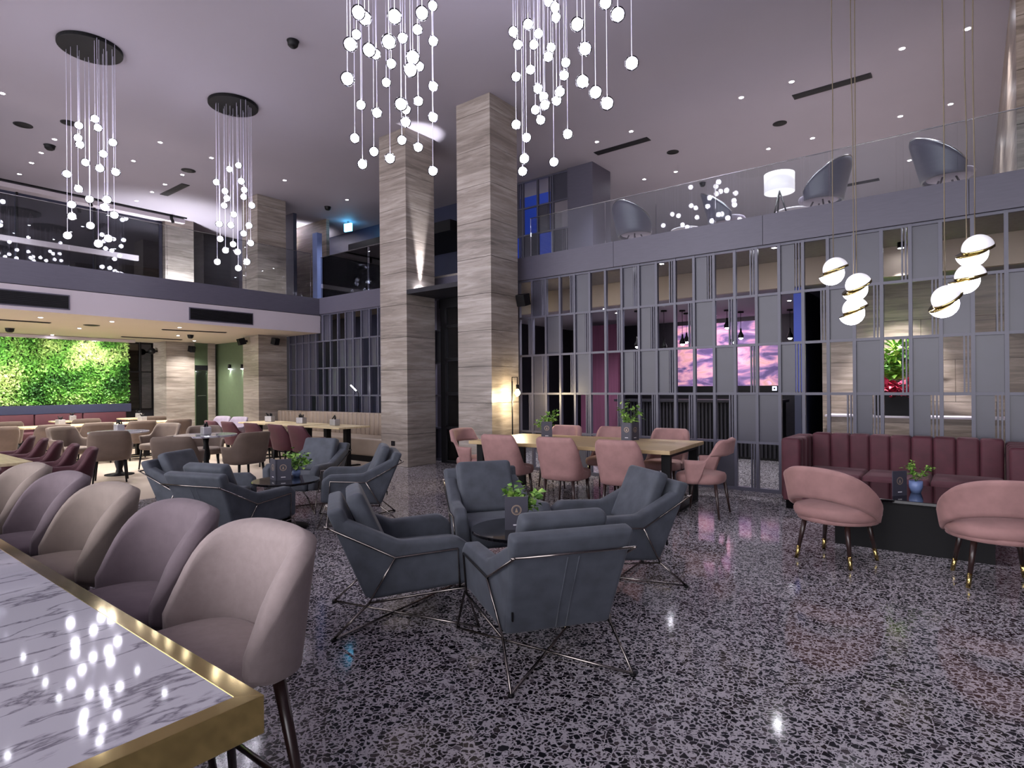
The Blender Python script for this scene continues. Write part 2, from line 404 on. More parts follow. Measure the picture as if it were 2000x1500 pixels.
balustrade('glass_balustrade', 'clear glass balustrade above the dark band over the dining room', [-3, -1.4, .2, 1.8, 3.4, 5.0, 6.6, 8.2], XS - .1, 3.632, 4.70, 'y')
balustrade('glass_balustrade', 'short clear glass balustrade on the gallery between corner and stone columns', [-12.36, -10.6, -8.9], YW, 3.642, 4.62)

# --- the dining room: dropped soffit, ceiling, gallery floor above
struct(box('ceiling_dining', -18.4, XS - .06, -5, YW, 2.8, 3.2, 'restceil'))
struct(box('trim_3', XS - .06, XS, -5, YW, 2.8, 3.215, 'white'))
struct(box('trim_4', XS - .14, XS + .015, -5, YW - .03, 3.225, 3.63, 'fascia'))
struct(box('floor_upper_gallery', -18.4, XS - .14, -5, YW, 3.2, 3.6, 'balcony'))
struct(box('wall_left', -18.6, -18.4, -5, 12, 0, ZC, 'dark'))
struct(box('wall_olive', -17.6, -14.52, 8.36, 8.44, 0, 2.8, 'olive'))
struct(box('wall_pilaster', -17.55, -17.4, 8.06, 8.25, 0, 2.8, 'trav'))
d1 = struct(box('door_1', -17.5, -17.46, 7.69, 8.06, 0, 2.8, 'olive'))
box('transom', -17.46, -17.44, 7.70, 8.05, 2.02, 2.16, 'black', d1)
box('glass_pane', -17.46, -17.45, 7.72, 8.03, .08, 2.0, 'smoke', d1)
box('door_handle', -17.45, -17.41, 7.76, 7.98, 1.28, 1.3, 'steel', d1)
w1 = struct(box('window_1', -18.4, -18.36, 6.30, 6.94, .9, 2.8, 'black'))
box('glass_pane', -18.36, -18.35, 6.34, 6.6, .95, 2.75, 'smoke', w1); box('glass_pane', -18.36, -18.35, 6.64, 6.9, .95, 2.75, 'smoke', w1)
box('mullion', -18.36, -18.31, 6.6, 6.64, .9, 2.8, 'black', w1); box('transom', -18.36, -18.32, 6.3, 6.94, 1.95, 1.99, 'black', w1)
for a, b, lb in ((on_x(2, 585, XS).y - 1.0, on_x(136, 585, XS).y, 'long black air grille in the pale soffit above the green wall'), (on_x(369, 612, XS).y, on_x(494, 612, XS).y, 'black air grille in the pale soffit near the dark lattice corner')):
    g = thing('air_grille', lb, 'air vent', (XS, (a + b) / 2, 2.86))
    box('frame', -.01, .012, (a - b) / 2, (b - a) / 2, 0, .26, 'fascia', g)
    box('grille_opening', .012, .016, (a - b) / 2 + .02, (b - a) / 2 - .02, .02, .24, 'black', g)
    for k in range(7): box('louvre', .016, .022, (a - b) / 2 + .02, (b - a) / 2 - .02, .035 + k * .03, .04 + k * .03, 'dark', g)

# upper gallery behind the left glass: smoked glazing, beam, track
w2 = struct(box('window_2', -17.66, -17.6, -4, 6.92, 3.6, ZC, 'navy'))
for k in range(7): box('glass_pane', -17.6, -17.59, -3.95 + k * 1.55, -2.47 + k * 1.55, 3.65, ZC - .2, 'smoke', w2)
box('light_beam', -17.58, -17.5, -4, 6.3, 4.92, 5.05, 'white', w2)
for k in range(5): box('mullion', -17.6, -17.54, -.9 + k * 1.55, -.86 + k * 1.55, 3.6, ZC, 'black', w2)
box('ceiling_cove', -17.6, -17.3, -4, 7.4, ZC - .14, ZC - .03, 'white', w2)
struct(box('wall_gallery', -17.45, -14.5, 9.0, 9.1, 3.6, ZC, 'fascia'))
struct(box('wall_gallery_stone', -15.9, -14.3, 9.9, 10.0, 3.6, ZC, 'trav2'))
struct(box('wall_gallery_dark', -18.4, -8.6, 11.2, 11.3, 3.6, ZC, 'navy'))
struct(box('ceiling_gallery_soffit', -12.9, -9.2, 9.6, 11.2, 5.0, 5.25, 'black'))
_p = on_y(615, 520, 9.0)
struct(box('trim_5', _p.x - .1, _p.x + .1, 9.0, 9.15, 3.6, on_y(615, 455, 9.0).z, 'bluecast'))

# entrance niche between the two stone columns
cn = struct(box('trim_6', -8.15, -6.87, 7.34, 8.39, 3.18, 3.26, 'dark'))
dr = struct(box('door_2', -8.2, -6.85, 8.22, 8.28, 3.0, 3.18, 'black'))
for a, b in ((-8.14, -8.02), (-7.56, -7.5), (-7.0, -6.88)): box('door_frame', a, b, 8.2, 8.3, 0, 3.0, 'black', dr)
for z in (0, .66, 1.32, 1.98, 2.62): box('door_rail', -8.14, -6.88, 8.21, 8.29, z, z + .05, 'black', dr)
for a, b in ((-8.02, -7.56), (-7.5, -7.0)):
    for z in (.05, .71, 1.37, 2.03, 2.67): box('glass_pane', a, b, 8.245, 8.255, z, z + .6, 'glass', dr)
tube('door_handle', [(-7.62, 8.17, .75), (-7.62, 8.17, 1.5)], .014, 'steel', dr)
box('light_strip', -8.147, -8.13, 7.55, 7.62, 3.28, 3.31, 'down', cn)

# room behind the lattice
struct(box('trim_7', -8.6, 5, 10.0, 10.1, 3.0, 3.42, 'beige'))
struct(box('ceiling_reception', -8.6, 5, 10.1, 14, 3.0, 3.07, 'ceiling'))
struct(box('wall_reception', -8.6, 5, 13.7, 13.8, 0, 3.0, 'dark'))
struct(box('wall_reception_side', -8.7, -8.6, 8.5, 14, 0, 3.4, 'dark'))
_l = on_y(1607, 780, 10.5).x
sn = struct(box('wall_niche', _l, 5, 10.5, 10.6, 0, 3.0, 'dark'))
z = 0
while z < 2.9:
    for k in range(9):
        a = _l + k * .85 - (0.4 if int(z / .6) % 2 else 0)
        box('stone_slab', max(a, _l) + .002, min(a + .85, 5) - .002, 10.47, 10.5, z + .002, min(z + .6, 3.0) - .002, 'trav2', sn)
    z += .6
bx = struct(box('wall_blue_return', _l - .35, _l - .25, 10.2, 13.7, 0, 3.0, 'navy'))
box('light_edge', _l - .35, _l - .22, 10.17, 10.2, 1.35, 3.0, 'bluelit', bx)
struct(box('wall_curtain', -7.4, -6.4, 12.2, 12.3, 0, 2.9, 'magenta'))

# balcony room above the lattice
_a = on_y(1108, 350, 10.96).x; _b = on_y(1157, 330, 10.96).x
struct(box('wall_balcony_block', _a, _b, 10.96, 11.75, 3.72, ZC, 'fascia'))
lattice('wall_balcony_screen', _a - 5 * .42, 5, ['OQOSP', 'QPOQO', 'OSPOQ', 'POSQO'], 3.72, .63, 11.0, .42)
struct(box('wall_balcony_back', -19, 5, 19.8, 20, 3.6, ZC, 'ceiling'))
box('light_panel', _a - 2.0, _a - .9, 11.6, 11.65, 4.6, 6.1, 'bluelit', bpy.data.objects['wall_balcony_screen'])
_t = on_z(1968, 10, ZC)
stone_column('wall_balcony_stone', _t.x + .02, _t.x + 1.1, 8.6, 19.7, 3.72, ZC, 'trav2')

struct(box('wall_behind_benches', -14.5, -8.6, 9.5, 9.6, 0, 3.3, 'navy'))
struct(box('wall_side', 5, 5.1, -5, 20, 0, ZC, 'fascia'))
struct(box('wall_screen_end', PX0 + 26 * PD + .03, 5, YW, YW + .06, 0, 3.35, 'panel'))

# ------------------------------------------------------------------ furniture builders
def rrect(w, d, e=3.0, n=28):
    """superellipse outline"""
    out = []
    for i in range(n):
        a = 2 * PI * i / n; c, s = math.cos(a), math.sin(a)
        out.append((w / 2 * math.copysign(abs(c) ** (2 / e), c), d / 2 * math.copysign(abs(s) ** (2 / e), s)))
    return out
def cushion(name, w, d, z0, z1, m, parent, e=3.2, yoff=0.0, puff=.02, r=.03):
    bm = bmesh.new(); rings = []
    prof = [(-r * 1.2, z0), (-r * .3, z0 + r * .25), (0, z0 + r), (0, z1 - r), (-r * .3, z1 - r * .3), (-r * 1.2, z1), (-min(w, d) * .28, z1 + puff), (-min(w, d) * .45, z1 + puff * 1.15)]
    for g, z in prof: rings.append([Vector((x, y + yoff, z)) for x, y in rrect(max(.01, w + 2 * g), max(.01, d + 2 * g), e)])
    return bm_obj(name, loft_bm(bm, rings), m, parent, True)
def shell(name, w, d, ang, zb, zt, th, m, parent, e=2.6, yoff=0.0, lean=.1, n=30, seg=10, zref=.45, w2=None):
    """upholstered back wrapping the seat: angle measured from the rear (0) to both sides (+-ang)"""
    bm = bmesh.new(); rings = []
    for i in range(n + 1):
        t = -ang + 2 * ang * i / n; f = abs(t) / ang
        c, s = math.sin(t), -math.cos(t)
        bx_, by_ = math.copysign(abs(c) ** (2 / e), c), math.copysign(abs(s) ** (2 / e), s)
        b, tp = zb(f), zt(f); ring = []
        tt = th * (1 if f < .9 else .55 + .45 * (1 - f) / .1)
        hh = max(tp - b, .02); rr = min(tt / 2, hh / 2)
        pts = []
        for j in range(seg): # outer upward
            q = j / (seg - 1); pts.append((tt / 2 * min(1, 1), b + rr * .6 + (hh - rr * 1.2) * q))
        pts.append((0, tp)) 
        for j in range(seg):
            q = 1 - j / (seg - 1); pts.append((-tt / 2, b + rr * .6 + (hh - rr * 1.2) * q))
        pts.append((0, b))
        for o, z in pts:
            k = lean * (z - zref)
            ring.append(Vector((bx_ * (w / 2 + o + k * .7), by_ * (d / 2 + o + k) + yoff, z)))
        rings.append(ring)
    return bm_obj(name, loft_bm(bm, rings), m, parent, True)
def sm(a, b, x):
    x = max(0, min(1, (x - a) / (b - a))); return x * x * (3 - 2 * x)
def legs(parent, w, d, h, r0, r1, m, splay=.05, tip=None, yoff=0.0):
    for sx in (-1, 1):
        for sy in (-1, 1):
            p0 = Vector((sx * w / 2, sy * d / 2 + yoff, h)); p1 = Vector((sx * (w / 2 + splay), sy * (d / 2 + splay) + yoff, 0))
            if tip:
                k = p0.lerp(p1, .70); o = tube('leg', [p0, k], r0, m, parent, 10, r0 + (r1 - r0) * .72); tube('brass_tip', [k, p1], r0 + (r1 - r0) * .7, tip, o, 10, r1)
            else: tube('leg', [p0, p1], r0, m, parent, 10, r1)

def armchair():
    t = empty('lounge_armchair', (0, 0, 0)); V = Vector
    for sx in (-1, 1):
        def P(y, z):   # sides run from the rear corners outwards to the front and lean out a little
            k = (y + .42) / .8
            return V((sx * (.275 + .09 * k + (z - .3) * .09), y, z))
        pts = [P(-.45, .74), P(-.04, .545), P(.30, .555), P(.375, .50), P(.39, .27), P(-.22, .20)]
        nrm = V((-sx * .095, 0, 0))
        bm = prism_bm(bmesh.new(), pts, nrm, .032, 4)
        o = bm_obj('side_panel', bm, 'blue', t, True)
        wo = V((sx * .012, 0, 0))
        path = [P(-.47, .66) + wo, P(-.07, .455) + wo, P(.295, .49) + wo, P(.31, .255) + wo]
        tube('wire_frame', path, .0065, 'chrome', o, 6)
        tube('wire_brace', [P(-.07, .455) + wo, P(-.22, .19) + wo], .0065, 'chrome', o, 6)
        ft = [P(-.22, .19) + wo, P(.34, .25) + wo, V((sx * .40, .42, .012))]
        tube('front_leg', ft, .0075, 'chrome', t, 6)
        tube('rear_leg', [P(-.22, .19) + wo, V((sx * .32, -.42, .012))], .0075, 'chrome', t, 6)
        tube('floor_rod', [V((sx * .32, -.42, .012)), V((-sx * .40, .42, .012))], .0075, 'chrome', t, 6)
        lathe('foot_pad', [(.016, 0), (.016, .014)], 'black', t, 10, (sx * .32, -.42, 0))
    bm = prism_bm(bmesh.new(), [V((-.32, -.46, .745)), V((.32, -.46, .745)), V((.285, -.235, .205)), V((-.285, -.235, .205))], V((0, .09, .02)), .032, 4)
    bk = bm_obj('back_panel', bm, 'blue', t, True)
    tube('wire_frame', [(-.325, -.452, .655), (.325, -.452, .655)], .0065, 'chrome', bk, 6)
    for sx in (-.03, .03): tube('seam', [(sx, -.428, .63), (sx * .9, -.252, .23)], .003, 'blue', bk, 5)
    box('label_tag', -.275, -.267, -.30, -.288, .30, .345, 'black', bk)
    bm = prism_bm(bmesh.new(), [V((-.235, -.355, .80)), V((.235, -.355, .80)), V((.235, -.175, .40)), V((-.235, -.175, .40))], V((0, .10, .035)), .045, 4)
    bm_obj('back_cushion', bm, 'blue', t, True)
    bm = box_bm(bmesh.new(), -.26, .26, -.2, .39, .25, .43, .04, 4); bm_obj('seat_cushion', bm, 'blue', t, True)
    return t

def stool(m):
    t = empty('bar_stool', (0, 0, 0))
    cushion('seat', .50, .52, .585, .675, m, t, 3.2, .04, .012, .035)
    shell('backrest', .52, .47, 1.55, lambda f: .58 + .05 * f ** 8, lambda f: 1.0 - .07 * f * f - .22 * f ** 6, .07, m, t, 2.7, .0, .13, 34, 10, .6)
    for sx in (-1, 1):
        for sy in (-1, 1):
            tube('leg', [(sx * .17, sy * .16, .60), (sx * .245, sy * .235, 0)], .021, 'wood', t, 12, .013)
    q = .215
    for a, b in (((-q, -q), (q, -q)), ((-q, q), (q, q)), ((-q, -q), (-q, q)), ((q, -q), (q, q))):
        tube('footrest', [(a[0], a[1], .2), (b[0], b[1], .2)], .011, 'wood', t, 8)
    return t

def wing_chair(m, name='dining_chair'):
    t = empty(name, (0, 0, 0))
    cushion('seat', .50, .50, .36, .47, m, t, 3.6, .03, .015, .035)
    shell('backrest', .48, .46, 1.75, lambda f: .36, lambda f: .875 - .42 * sm(.30, .98, f), .06, m, t, 3.6, .0, .18, 32, 10, .45)
    legs(t, .36, .36, .37, .02, .011, 'wood', .03)
    return t
def open_armchair(m):
    t = empty('dining_armchair', (0, 0, 0))
    cushion('seat', .52, .52, .36, .475, m, t, 3.0, .03, .015, .04)
    shell('backrest', .52, .48, 1.95, lambda f: .68 - .32 * sm(.60, .82, f), lambda f: .87 - .22 * sm(.38, .70, f) - .02 * f, .055, m, t, 2.8, .0, .16, 40, 8, .45)
    legs(t, .36, .36, .37, .02, .011, 'wood', .05)
    return t
def bistro_chair(m, name='dining_armchair'):
    t = empty(name, (0, 0, 0))
    cushion('seat', .50, .48, .36, .47, m, t, 3.2, .03, .012, .03)
    shell('backrest', .52, .48, 1.9, lambda f: .35, lambda f: .83 - .20 * sm(.34, .72, f) - .02 * f, .05, m, t, 3.2, .0, .2, 28, 8, .45)
    legs(t, .38, .36, .36, .02, .012, 'black', .03)
    return t
def tub_chair():
    t = empty('tub_chair', (0, 0, 0))
    cushion('seat', .64, .60, .355, .455, 'pink', t, 2.3, .04, .03, .04)
    lathe('seat_base', [(.25, .325), (.30, .335), (.305, .36), (.30, .37)], 'pink', t, 32, (0, .05, 0))
    shell('backrest', .66, .58, 1.78, lambda f: .535 - .19 * f ** 1.8, lambda f: .80 - .36 * f ** 2.2, .05, 'pink', t, 2.15, .02, .22, 36, 10, .45)
    legs(t, .34, .34, .34, .022, .015, 'wood', .05, 'brass', .03)
    return t

# ------------------------------------------------------------------ bar counter and stools
CH = .92
k0 = on_z(516, 1357, CH); cx1, cy1 = k0.x, k0.y
cx0, cy0 = cx1 - 6.0, cy1 - 1.3
ct = thing('bar_counter', 'white marble bar counter edged in polished brass in the foreground', 'bar counter', ((cx0 + cx1) / 2, (cy0 + cy1) / 2, 0))
ox, oy = ct.location.x, ct.location.y
def cbx(n, a, b, c, d, e, f, m, par=ct, bev=0): return box(n, a - ox, b - ox, c - oy, d - oy, e, f, m, par, bev)
bw = .036
xs = [cx0 + bw, cx1 - 3.6, cx1 - 1.25, cx1 - bw]
for a, b in zip(xs, xs[1:]): cbx('marble_slab', a + .0012, b - .0012, cy0 + bw, cy1 - bw, CH - .03, CH - .001, 'marble')
for q in (((cx0, cy1), (cx1, cy1), (cx1 - bw, cy1 - bw), (cx0, cy1 - bw)), ((cx1, cy1), (cx1, cy0), (cx1 - bw, cy0 + bw), (cx1 - bw, cy1 - bw)), ((cx1, cy0), (cx0, cy0), (cx0, cy0 + bw), (cx1 - bw, cy0 + bw))):
    bm_obj('brass_edge', prism_bm(bmesh.new(), [Vector((a - ox, b - oy, CH - .066)) for a, b in q], Vector((0, 0, .066)), .0008, 1), 'brass', ct)
cbx('counter_body', cx0 + .1, cx1 - .35, cy0 + .3, cy1 - .45, 0, CH - .03, 'dark')

SA, SB, SC = stool('stoolA'), stool('stoolB'), stool('stoolC')
tops = [(515, 1015, SA, 'pinkish beige bar stool nearest the brass corner of the marble counter'),
        (355, 975, SB, 'mauve bar stool second from the brass counter corner'),
        (230, 940, SC, 'light taupe bar stool third from the brass counter corner, middle of the row'),
        (150, 918, None, 'brownish mauve bar stool fourth from the brass counter corner'),
        (75, 902, None, 'pale taupe bar stool at the far end of the counter row')]
for i, (px, py, pr, lb) in enumerate(tops):
    p = on_z(px, py, 1.0); loc = (p.x + .07, .82, 0); rz = face_dir(0, -1)
    if pr: pr.location = loc; pr.rotation_euler = (0, 0, rz); o = tag(pr, lb, 'bar stool')
    else: o = dup(SB if i == 3 else SC, loc, rz, lb); o['category'] = 'bar stool'
    o['group'] = 'stools along the marble counter'

# ------------------------------------------------------------------ blue lounge groups
A0 = armchair()
lounge = [((-1.87, 2.67), (-.82, .57), 'blue grey velvet armchair in front, seen from behind, nearest the camera'),
          ((-2.91, 2.56), (.58, .81), 'blue grey velvet armchair left of the front coffee table, side to the camera'),
          ((-2.13, 3.96), (-.58, -.81), 'blue grey velvet armchair right of the front coffee table, near the pink chairs'),
          ((-3.06, 3.66), (.82, -.57), 'blue grey velvet armchair facing the camera behind the front coffee table'),
          ((-5.24, 2.64), (-.30, .957), 'blue grey velvet armchair of the rear group seen from behind, past the stools'),
          ((-6.25, 2.83), (.83, .52), 'leftmost blue grey velvet armchair of the rear group'),
          ((-5.38, 4.11), (-.58, -.81), 'blue grey velvet armchair of the rear group nearest the stone columns'),
          ((-6.48, 4.2), (.35, -.93), 'blue grey velvet armchair of the rear group facing the camera by the red chairs')]
for i, (p, f, lb) in enumerate(lounge):
    l = (p[0], p[1], 0); rz = face_dir(*f)
    if i == 0: A0.location = l; A0.rotation_euler = (0, 0, rz); tag(A0, lb, 'armchair', 'blue lounge armchairs')
    else: dup(A0, l, rz, lb)
def coffee_table(x, y, r, h, lb):
    t = thing('coffee_table', lb, 'table', (x, y, 0))
    lathe('table_top', [(r - .01, h - .025), (r, h - .02), (r, h - .004), (r - .004, h)], 'gloss', t, 48, smooth=False)
    lathe('pedestal', [(.05, .02), (.045, h - .025)], 'black', t, 20); lathe('base', [(.22, 0), (.22, .012), (.05, .025)], 'black', t, 32)
coffee_table(-2.42, 3.17, .32, .5, 'round black glass coffee table between the front blue armchairs')
coffee_table(-5.68, 3.42, .34, .5, 'round black glass coffee table between the rear blue armchairs')

def foliage_bm(n, spread, h, size, rnd, sprigs=5, droop=.3):
    bm = bmesh.new()
    for s in range(sprigs):
        a = 2 * PI * s / sprigs + rnd.uniform(-.4, .4); out = spread * rnd.uniform(.35, 1); hh = h * rnd.uniform(.6, 1)
        for k in range(n // sprigs):
            q = rnd.uniform(.15, 1); c = Vector((math.cos(a) * out * q, math.sin(a) * out * q, hh * q ** .8 - droop * out * q * q))
            c += Vector((rnd.gauss(0, .25), rnd.gauss(0, .25), rnd.gauss(0, .2))) * size * 1.6
            d = Vector((math.cos(a) + rnd.gauss(0, .8), math.sin(a) + rnd.gauss(0, .8), rnd.gauss(.3, .5))).normalized()
            sd = d.cross(Vector((rnd.gauss(0, .4), rnd.gauss(0, .4), 1))).normalized(); up = sd.cross(d)
            L, w = size * rnd.uniform(.7, 1.3), size * rnd.uniform(.3, .5)
            v = [bm.verts.new(x) for x in (c, c + d * L * .4 + sd * w + up * w * .25, c + d * L - up * L * .15, c + d * L * .4 - sd * w + up * w * .25, c + d * L * .5)]
            bm.faces.new((v[0], v[1], v[4])); bm.faces.new((v[1], v[2], v[4])); bm.faces.new((v[2], v[3], v[4])); bm.faces.new((v[3], v[0], v[4]))
    return bm
def potted(name, p, lb, seed, spread=.15, h=.2, n=90, size=.045, sprigs=5, pot=('pot', .045, .075)):
    t = thing(name, lb, 'plant', p); rnd = random.Random(seed)
    lathe('pot', [(pot[1] * .7, 0), (pot[1], pot[2] * .5), (pot[1] * .97, pot[2]), (pot[1] * .8, pot[2] - .006)], pot[0], t, 20)
    o = bm_obj('foliage', foliage_bm(n, spread, h, size, rnd, sprigs), 'leaf', t); o.location = (0, 0, pot[2] - .01); o['kind'] = 'stuff'
    for k in range(sprigs):
        a = 2 * PI * k / sprigs; tube('stem', [(0, 0, pot[2] - .01), (math.cos(a) * spread * .5, math.sin(a) * spread * .5, pot[2] + h * .5)], .003, 'leaf', t, 5)
    return t
def menu(p, yaw, lb, w=.155, h=.22, fold=False):
    t = thing('menu_card', lb, 'menu', p, yaw)
    for sx, a in (((0, 0),) if not fold else ((-1, .8), (1, -.8))):
        o = box('cover', -w / 2, w / 2, -.004, .004, 0, h, 'menu', t)
        if fold: o.location = (sx * w * .36, 0, 0); o.rotation_euler = (0, 0, sx * .62)
        bm = bmesh.new(); n = 28
        for r0, r1 in ((.030, .034), (.0, .006)):
            for j in range(n):
                a0, a1 = 2 * PI * j / n, 2 * PI * (j + 1) / n
                bm.faces.new([bm.verts.new(Vector((r * math.cos(b), -.0046, h * .6 + r * math.sin(b)))) for r, b in ((max(r0, .0005), a0), (r1, a0), (r1, a1), (max(r0, .0005), a1))])
        for j in range(20):
            a0 = 2 * PI * j / 20
            c = Vector((math.cos(a0) * .026, -.0046, h * .6 + math.sin(a0) * .026)); q = .0022
            bm.faces.new([bm.verts.new(c + Vector(x)) for x in ((-q, 0, -q), (q, 0, -q), (q, 0, q), (-q, 0, q))])
        bm.faces.new([bm.verts.new(Vector(x)) for x in ((-.010, -.0046, h * .6 - .016), (.010, -.0046, h * .6 - .016), (.003, -.0046, h * .6 + .012), (-.003, -.0046, h * .6 + .012))])
        bm_obj('emblem', bm, 'gilt', o)['kind'] = 'stuff'
        box('printed_line', -.022, .022, -.0048, -.004, h * .13, h * .13 + .008, 'print', o)
    return t
CAMYAW = math.atan2(-FWD.x, FWD.y)
potted('potted_herb', (-2.50, 3.31, .5), 'leafy green herb on the front black coffee table', 1, .19, .22, 170, .055)
menu((-2.40, 3.12, .5), CAMYAW + .06, 'dark menu card with gilt emblem on the front coffee table')
potted('potted_herb', (-5.78, 3.60, .5), 'leafy green herb on the rear black coffee table', 2, .16, .24, 140, .055)
menu((-5.73, 3.36, .5), CAMYAW - .2, 'dark menu card with gilt emblem on the rear coffee table', .16, .22, True)

# ------------------------------------------------------------------ long oak table and pink chairs
LT = (-3.98, 6.62); LR = math.radians(5)
t = thing('oak_table', 'long pale oak communal table ringed by pink chairs', 'table', (*LT, 0), LR)
box('table_top', -1.36, 1.36, -.68, .68, .705, .75, 'oak', t, .004)
for sx in (-1, 1):
    for sy in (-1, 1): box('leg', sx * 1.27 - .05, sx * 1.27 + .05, sy * .52 - .03, sy * .52 + .03, .0, .705, 'black', t)
    box('cross_bar', sx * 1.27 - .05, sx * 1.27 + .05, -.49, .49, .0, .03, 'black', t); box('cross_bar', sx * 1.27 - .05, sx * 1.27 + .05, -.49, .49, .665, .705, 'black', t)
W0 = wing_chair('pink'); first = True
fr = [(988, 'pink velvet dining chair at the left end of the near row, back to the camera'), (1092, 'pink velvet dining chair in the middle of the near row, back to the camera'), (1205, 'pink velvet dining chair at the right end of the near row, half hidden')]
for px, lb in fr:
    x = on_y(px, 900, 5.8).x; y = LT[1] + (x - LT[0]) * math.tan(LR) - .68
    if first: W0.location = (x, y, 0); W0.rotation_euler = (0, 0, LR); tag(W0, lb, 'chair', 'pink chairs around the oak table'); first = False
    else: dup(W0, (x, y, 0), LR, lb)
for px, lb in ((1106, 'pink velvet dining chair across the oak table behind the left menu'), (1195, 'pink velvet dining chair across the oak table behind the folded menu'), (1302, 'pink velvet dining chair across the oak table at its right end')):
    x = on_y(px, 850, 7.5).x; y = LT[1] + (x - LT[0]) * math.tan(LR) + .73
    dup(W0, (x, y, 0), LR + PI, lb)
H0 = open_armchair('pink'); H0.location = (-2.40, 6.62, 0); H0.rotation_euler = (0, 0, face_dir(-1, -.06)); tag(H0, 'pink open-back armchair at the right head of the oak table', 'chair', 'pink head chairs')
dup(H0, (-5.58, 6.30, 0), face_dir(1, .08), 'pink open-back armchair at the left head of the oak table by the stone column')
for px, py, sd, lb, mb, fo in ((1068, 856, 5, 'leafy green herb on the left part of the oak table', 'dark upright menu card on the left part of the oak table', False), (1232, 860, 6, 'tall leafy green herb in the middle of the oak table', 'folded dark menu card in the middle of the oak table', True)):
    p = on_z(px, py, .75); q = p + FWD * .18
    potted('potted_herb', (q.x, q.y, .75), lb, sd, .17, .33 if not fo else .46, 170, .06, 4 if not fo else 5)
    menu((p.x, p.y, .75), CAMYAW + .0, mb, .15, .23, fo)

# ------------------------------------------------------------------ burgundy sofa corner
sx0, sx1, sy0, sy1 = -1.78, .50, 7.42, 8.30
t = thing('channel_sofa', 'burgundy velvet sofa with channelled back against the lattice', 'sofa', ((sx0 + sx1) / 2, (sy0 + sy1) / 2, 0))
ox2, oy2 = t.location.x, t.location.y
def sb(n, a, b, c, d, e, f, bev=.03, m='burg'): return bm_obj(n, box_bm(bmesh.new(), a - ox2, b - ox2, c - oy2, d - oy2, e, f, bev, 4), m, t, True)
sb('plinth', sx0 + .05, sx1 - .05, sy0 + .06, sy1 - .05, 0, .10, .0, 'black')
sb('seat_base', sx0 + .02, sx1 - .02, sy0 + .03, sy1 - .02, .10, .30, .02)
nch = 9; cw = (sx1 - sx0 - .44) / nch
for k in range(nch): sb('back_channel', sx0 + .22 + k * cw, sx0 + .22 + (k + 1) * cw, sy1 - .24, sy1 - .02, .30, .86, .035)
for k in range(3):
    w3 = (sx1 - sx0 - .44) / 3; sb('seat_cushion', sx0 + .22 + k * w3, sx0 + .22 + (k + 1) * w3 - .004, sy0, sy1 - .22, .29, .46, .04)
for k in range(4):
    for a in (sx0, sx1 - .21): sb('arm_channel', a, a + .21, sy0 + .04 + k * .21, sy0 + .04 + (k + 1) * .21, .12, .83, .04)
t = thing('low_table', 'black glossy box table in front of the burgundy sofa', 'table', (-.42, 6.5, 0))
box('table_top', -.62, .62, -.50, .50, .43, .46, 'gloss', t, .004); box('table_body', -.57, .57, -.42, .44, 0, .43, 'black', t)
T0 = tub_chair(); T0.location = (-.90, 5.50, 0); T0.rotation_euler = (0, 0, face_dir(.30, .95)); tag(T0, 'round pink tub chair with brass tips left of the black table', 'chair', 'pink tub chairs')
dup(T0, (.15, 5.52, 0), face_dir(-.22, .97), 'round pink tub chair with brass tips at the right picture edge')
p = on_z(1757, 968, .46); menu((p.x, p.y, .46), CAMYAW + .25, 'dark menu card with gilt emblem on the black sofa table', .155, .22)
q = on_z(1789, 962, .46); potted('potted_herb', (q.x, q.y, .46), 'bright green sprigs in a blue pot on the black sofa table', 9, .19, .26, 110, .04, 3, ('pot', .055, .11))

# ------------------------------------------------------------------ crystal ball chandeliers
_bm = bmesh.new(); bmesh.ops.create_icosphere(_bm, subdivisions=3, radius=.058)
for v in _bm.verts: v.co *= 1 + .03 * math.sin(v.co.x * 160) * math.sin(v.co.y * 150 + v.co.z * 140)
_c = _bm.copy()
for v in _c.verts: v.co *= .78
CORE = bpy.data.meshes.new('lit_core'); _c.to_mesh(CORE); _c.free()
BALL = bpy.data.meshes.new('crystal_ball'); _bm.to_mesh(BALL); _bm.free()
def chandelier(x, y, r, pts, lb, seed):
    rnd = random.Random(seed)
    t = thing('ball_chandelier', lb, 'chandelier', (x, y, ZC), 0, 'crystal ball chandeliers')
    cp = lathe('canopy', [(r, -.05), (r + .005, -.045), (r + .005, 0), (r, 0)], 'black', t, 48, smooth=False)
    c = Vector((x, y, 0)); d0 = (c - Vector((0, 0, 0))).dot(FWD)
    for px, py in pts:
        # the pixel gives the place across the cluster; depth is drawn inside the canopy's circle
        u0 = (px - 1000) / F * d0 - c.dot(RGT); m = math.sqrt(max(0.002, (r * .93) ** 2 - min(u0 * u0, r * r * .86)))
        p = at_d(px, py, d0 + rnd.uniform(-m, m) * .9)
        b = me_obj('crystal_ball', BALL, 'crystal', t, True); me_obj('lit_core', CORE, 'ball', b, True); b.location = (p.x - x, p.y - y, p.z - ZC)
        tube('cord', [(0, 0, .05), (0, 0, ZC - p.z - .05)], .0028, 'cord', b, 5)
    return t
c1 = [(497,622),(512,668),(412,656),(408,722),(418,756),(590,745),(540,805),(447,850),(522,880),(605,900),(350,910),(410,987),(468,1042),(560,1044),(548,1084),(375,1070),(376,1132),(598,1125),(473,1180),(353,1232),(515,1275),(567,1248)]
c2 = [(1248,865),(1200,885),(1132,953),(1262,948),(1278,993),(1275,1030),(1177,1000),(1187,1037),(1173,1075),(1318,1075),(1223,1122),(1147,1172),(1208,1178),(1303,1180),(1275,1222),(1152,1250),(1220,1278),(1312,1272),(1180,1310),(1243,1318),(1137,1370),(1292,1370),(1247,1403)]
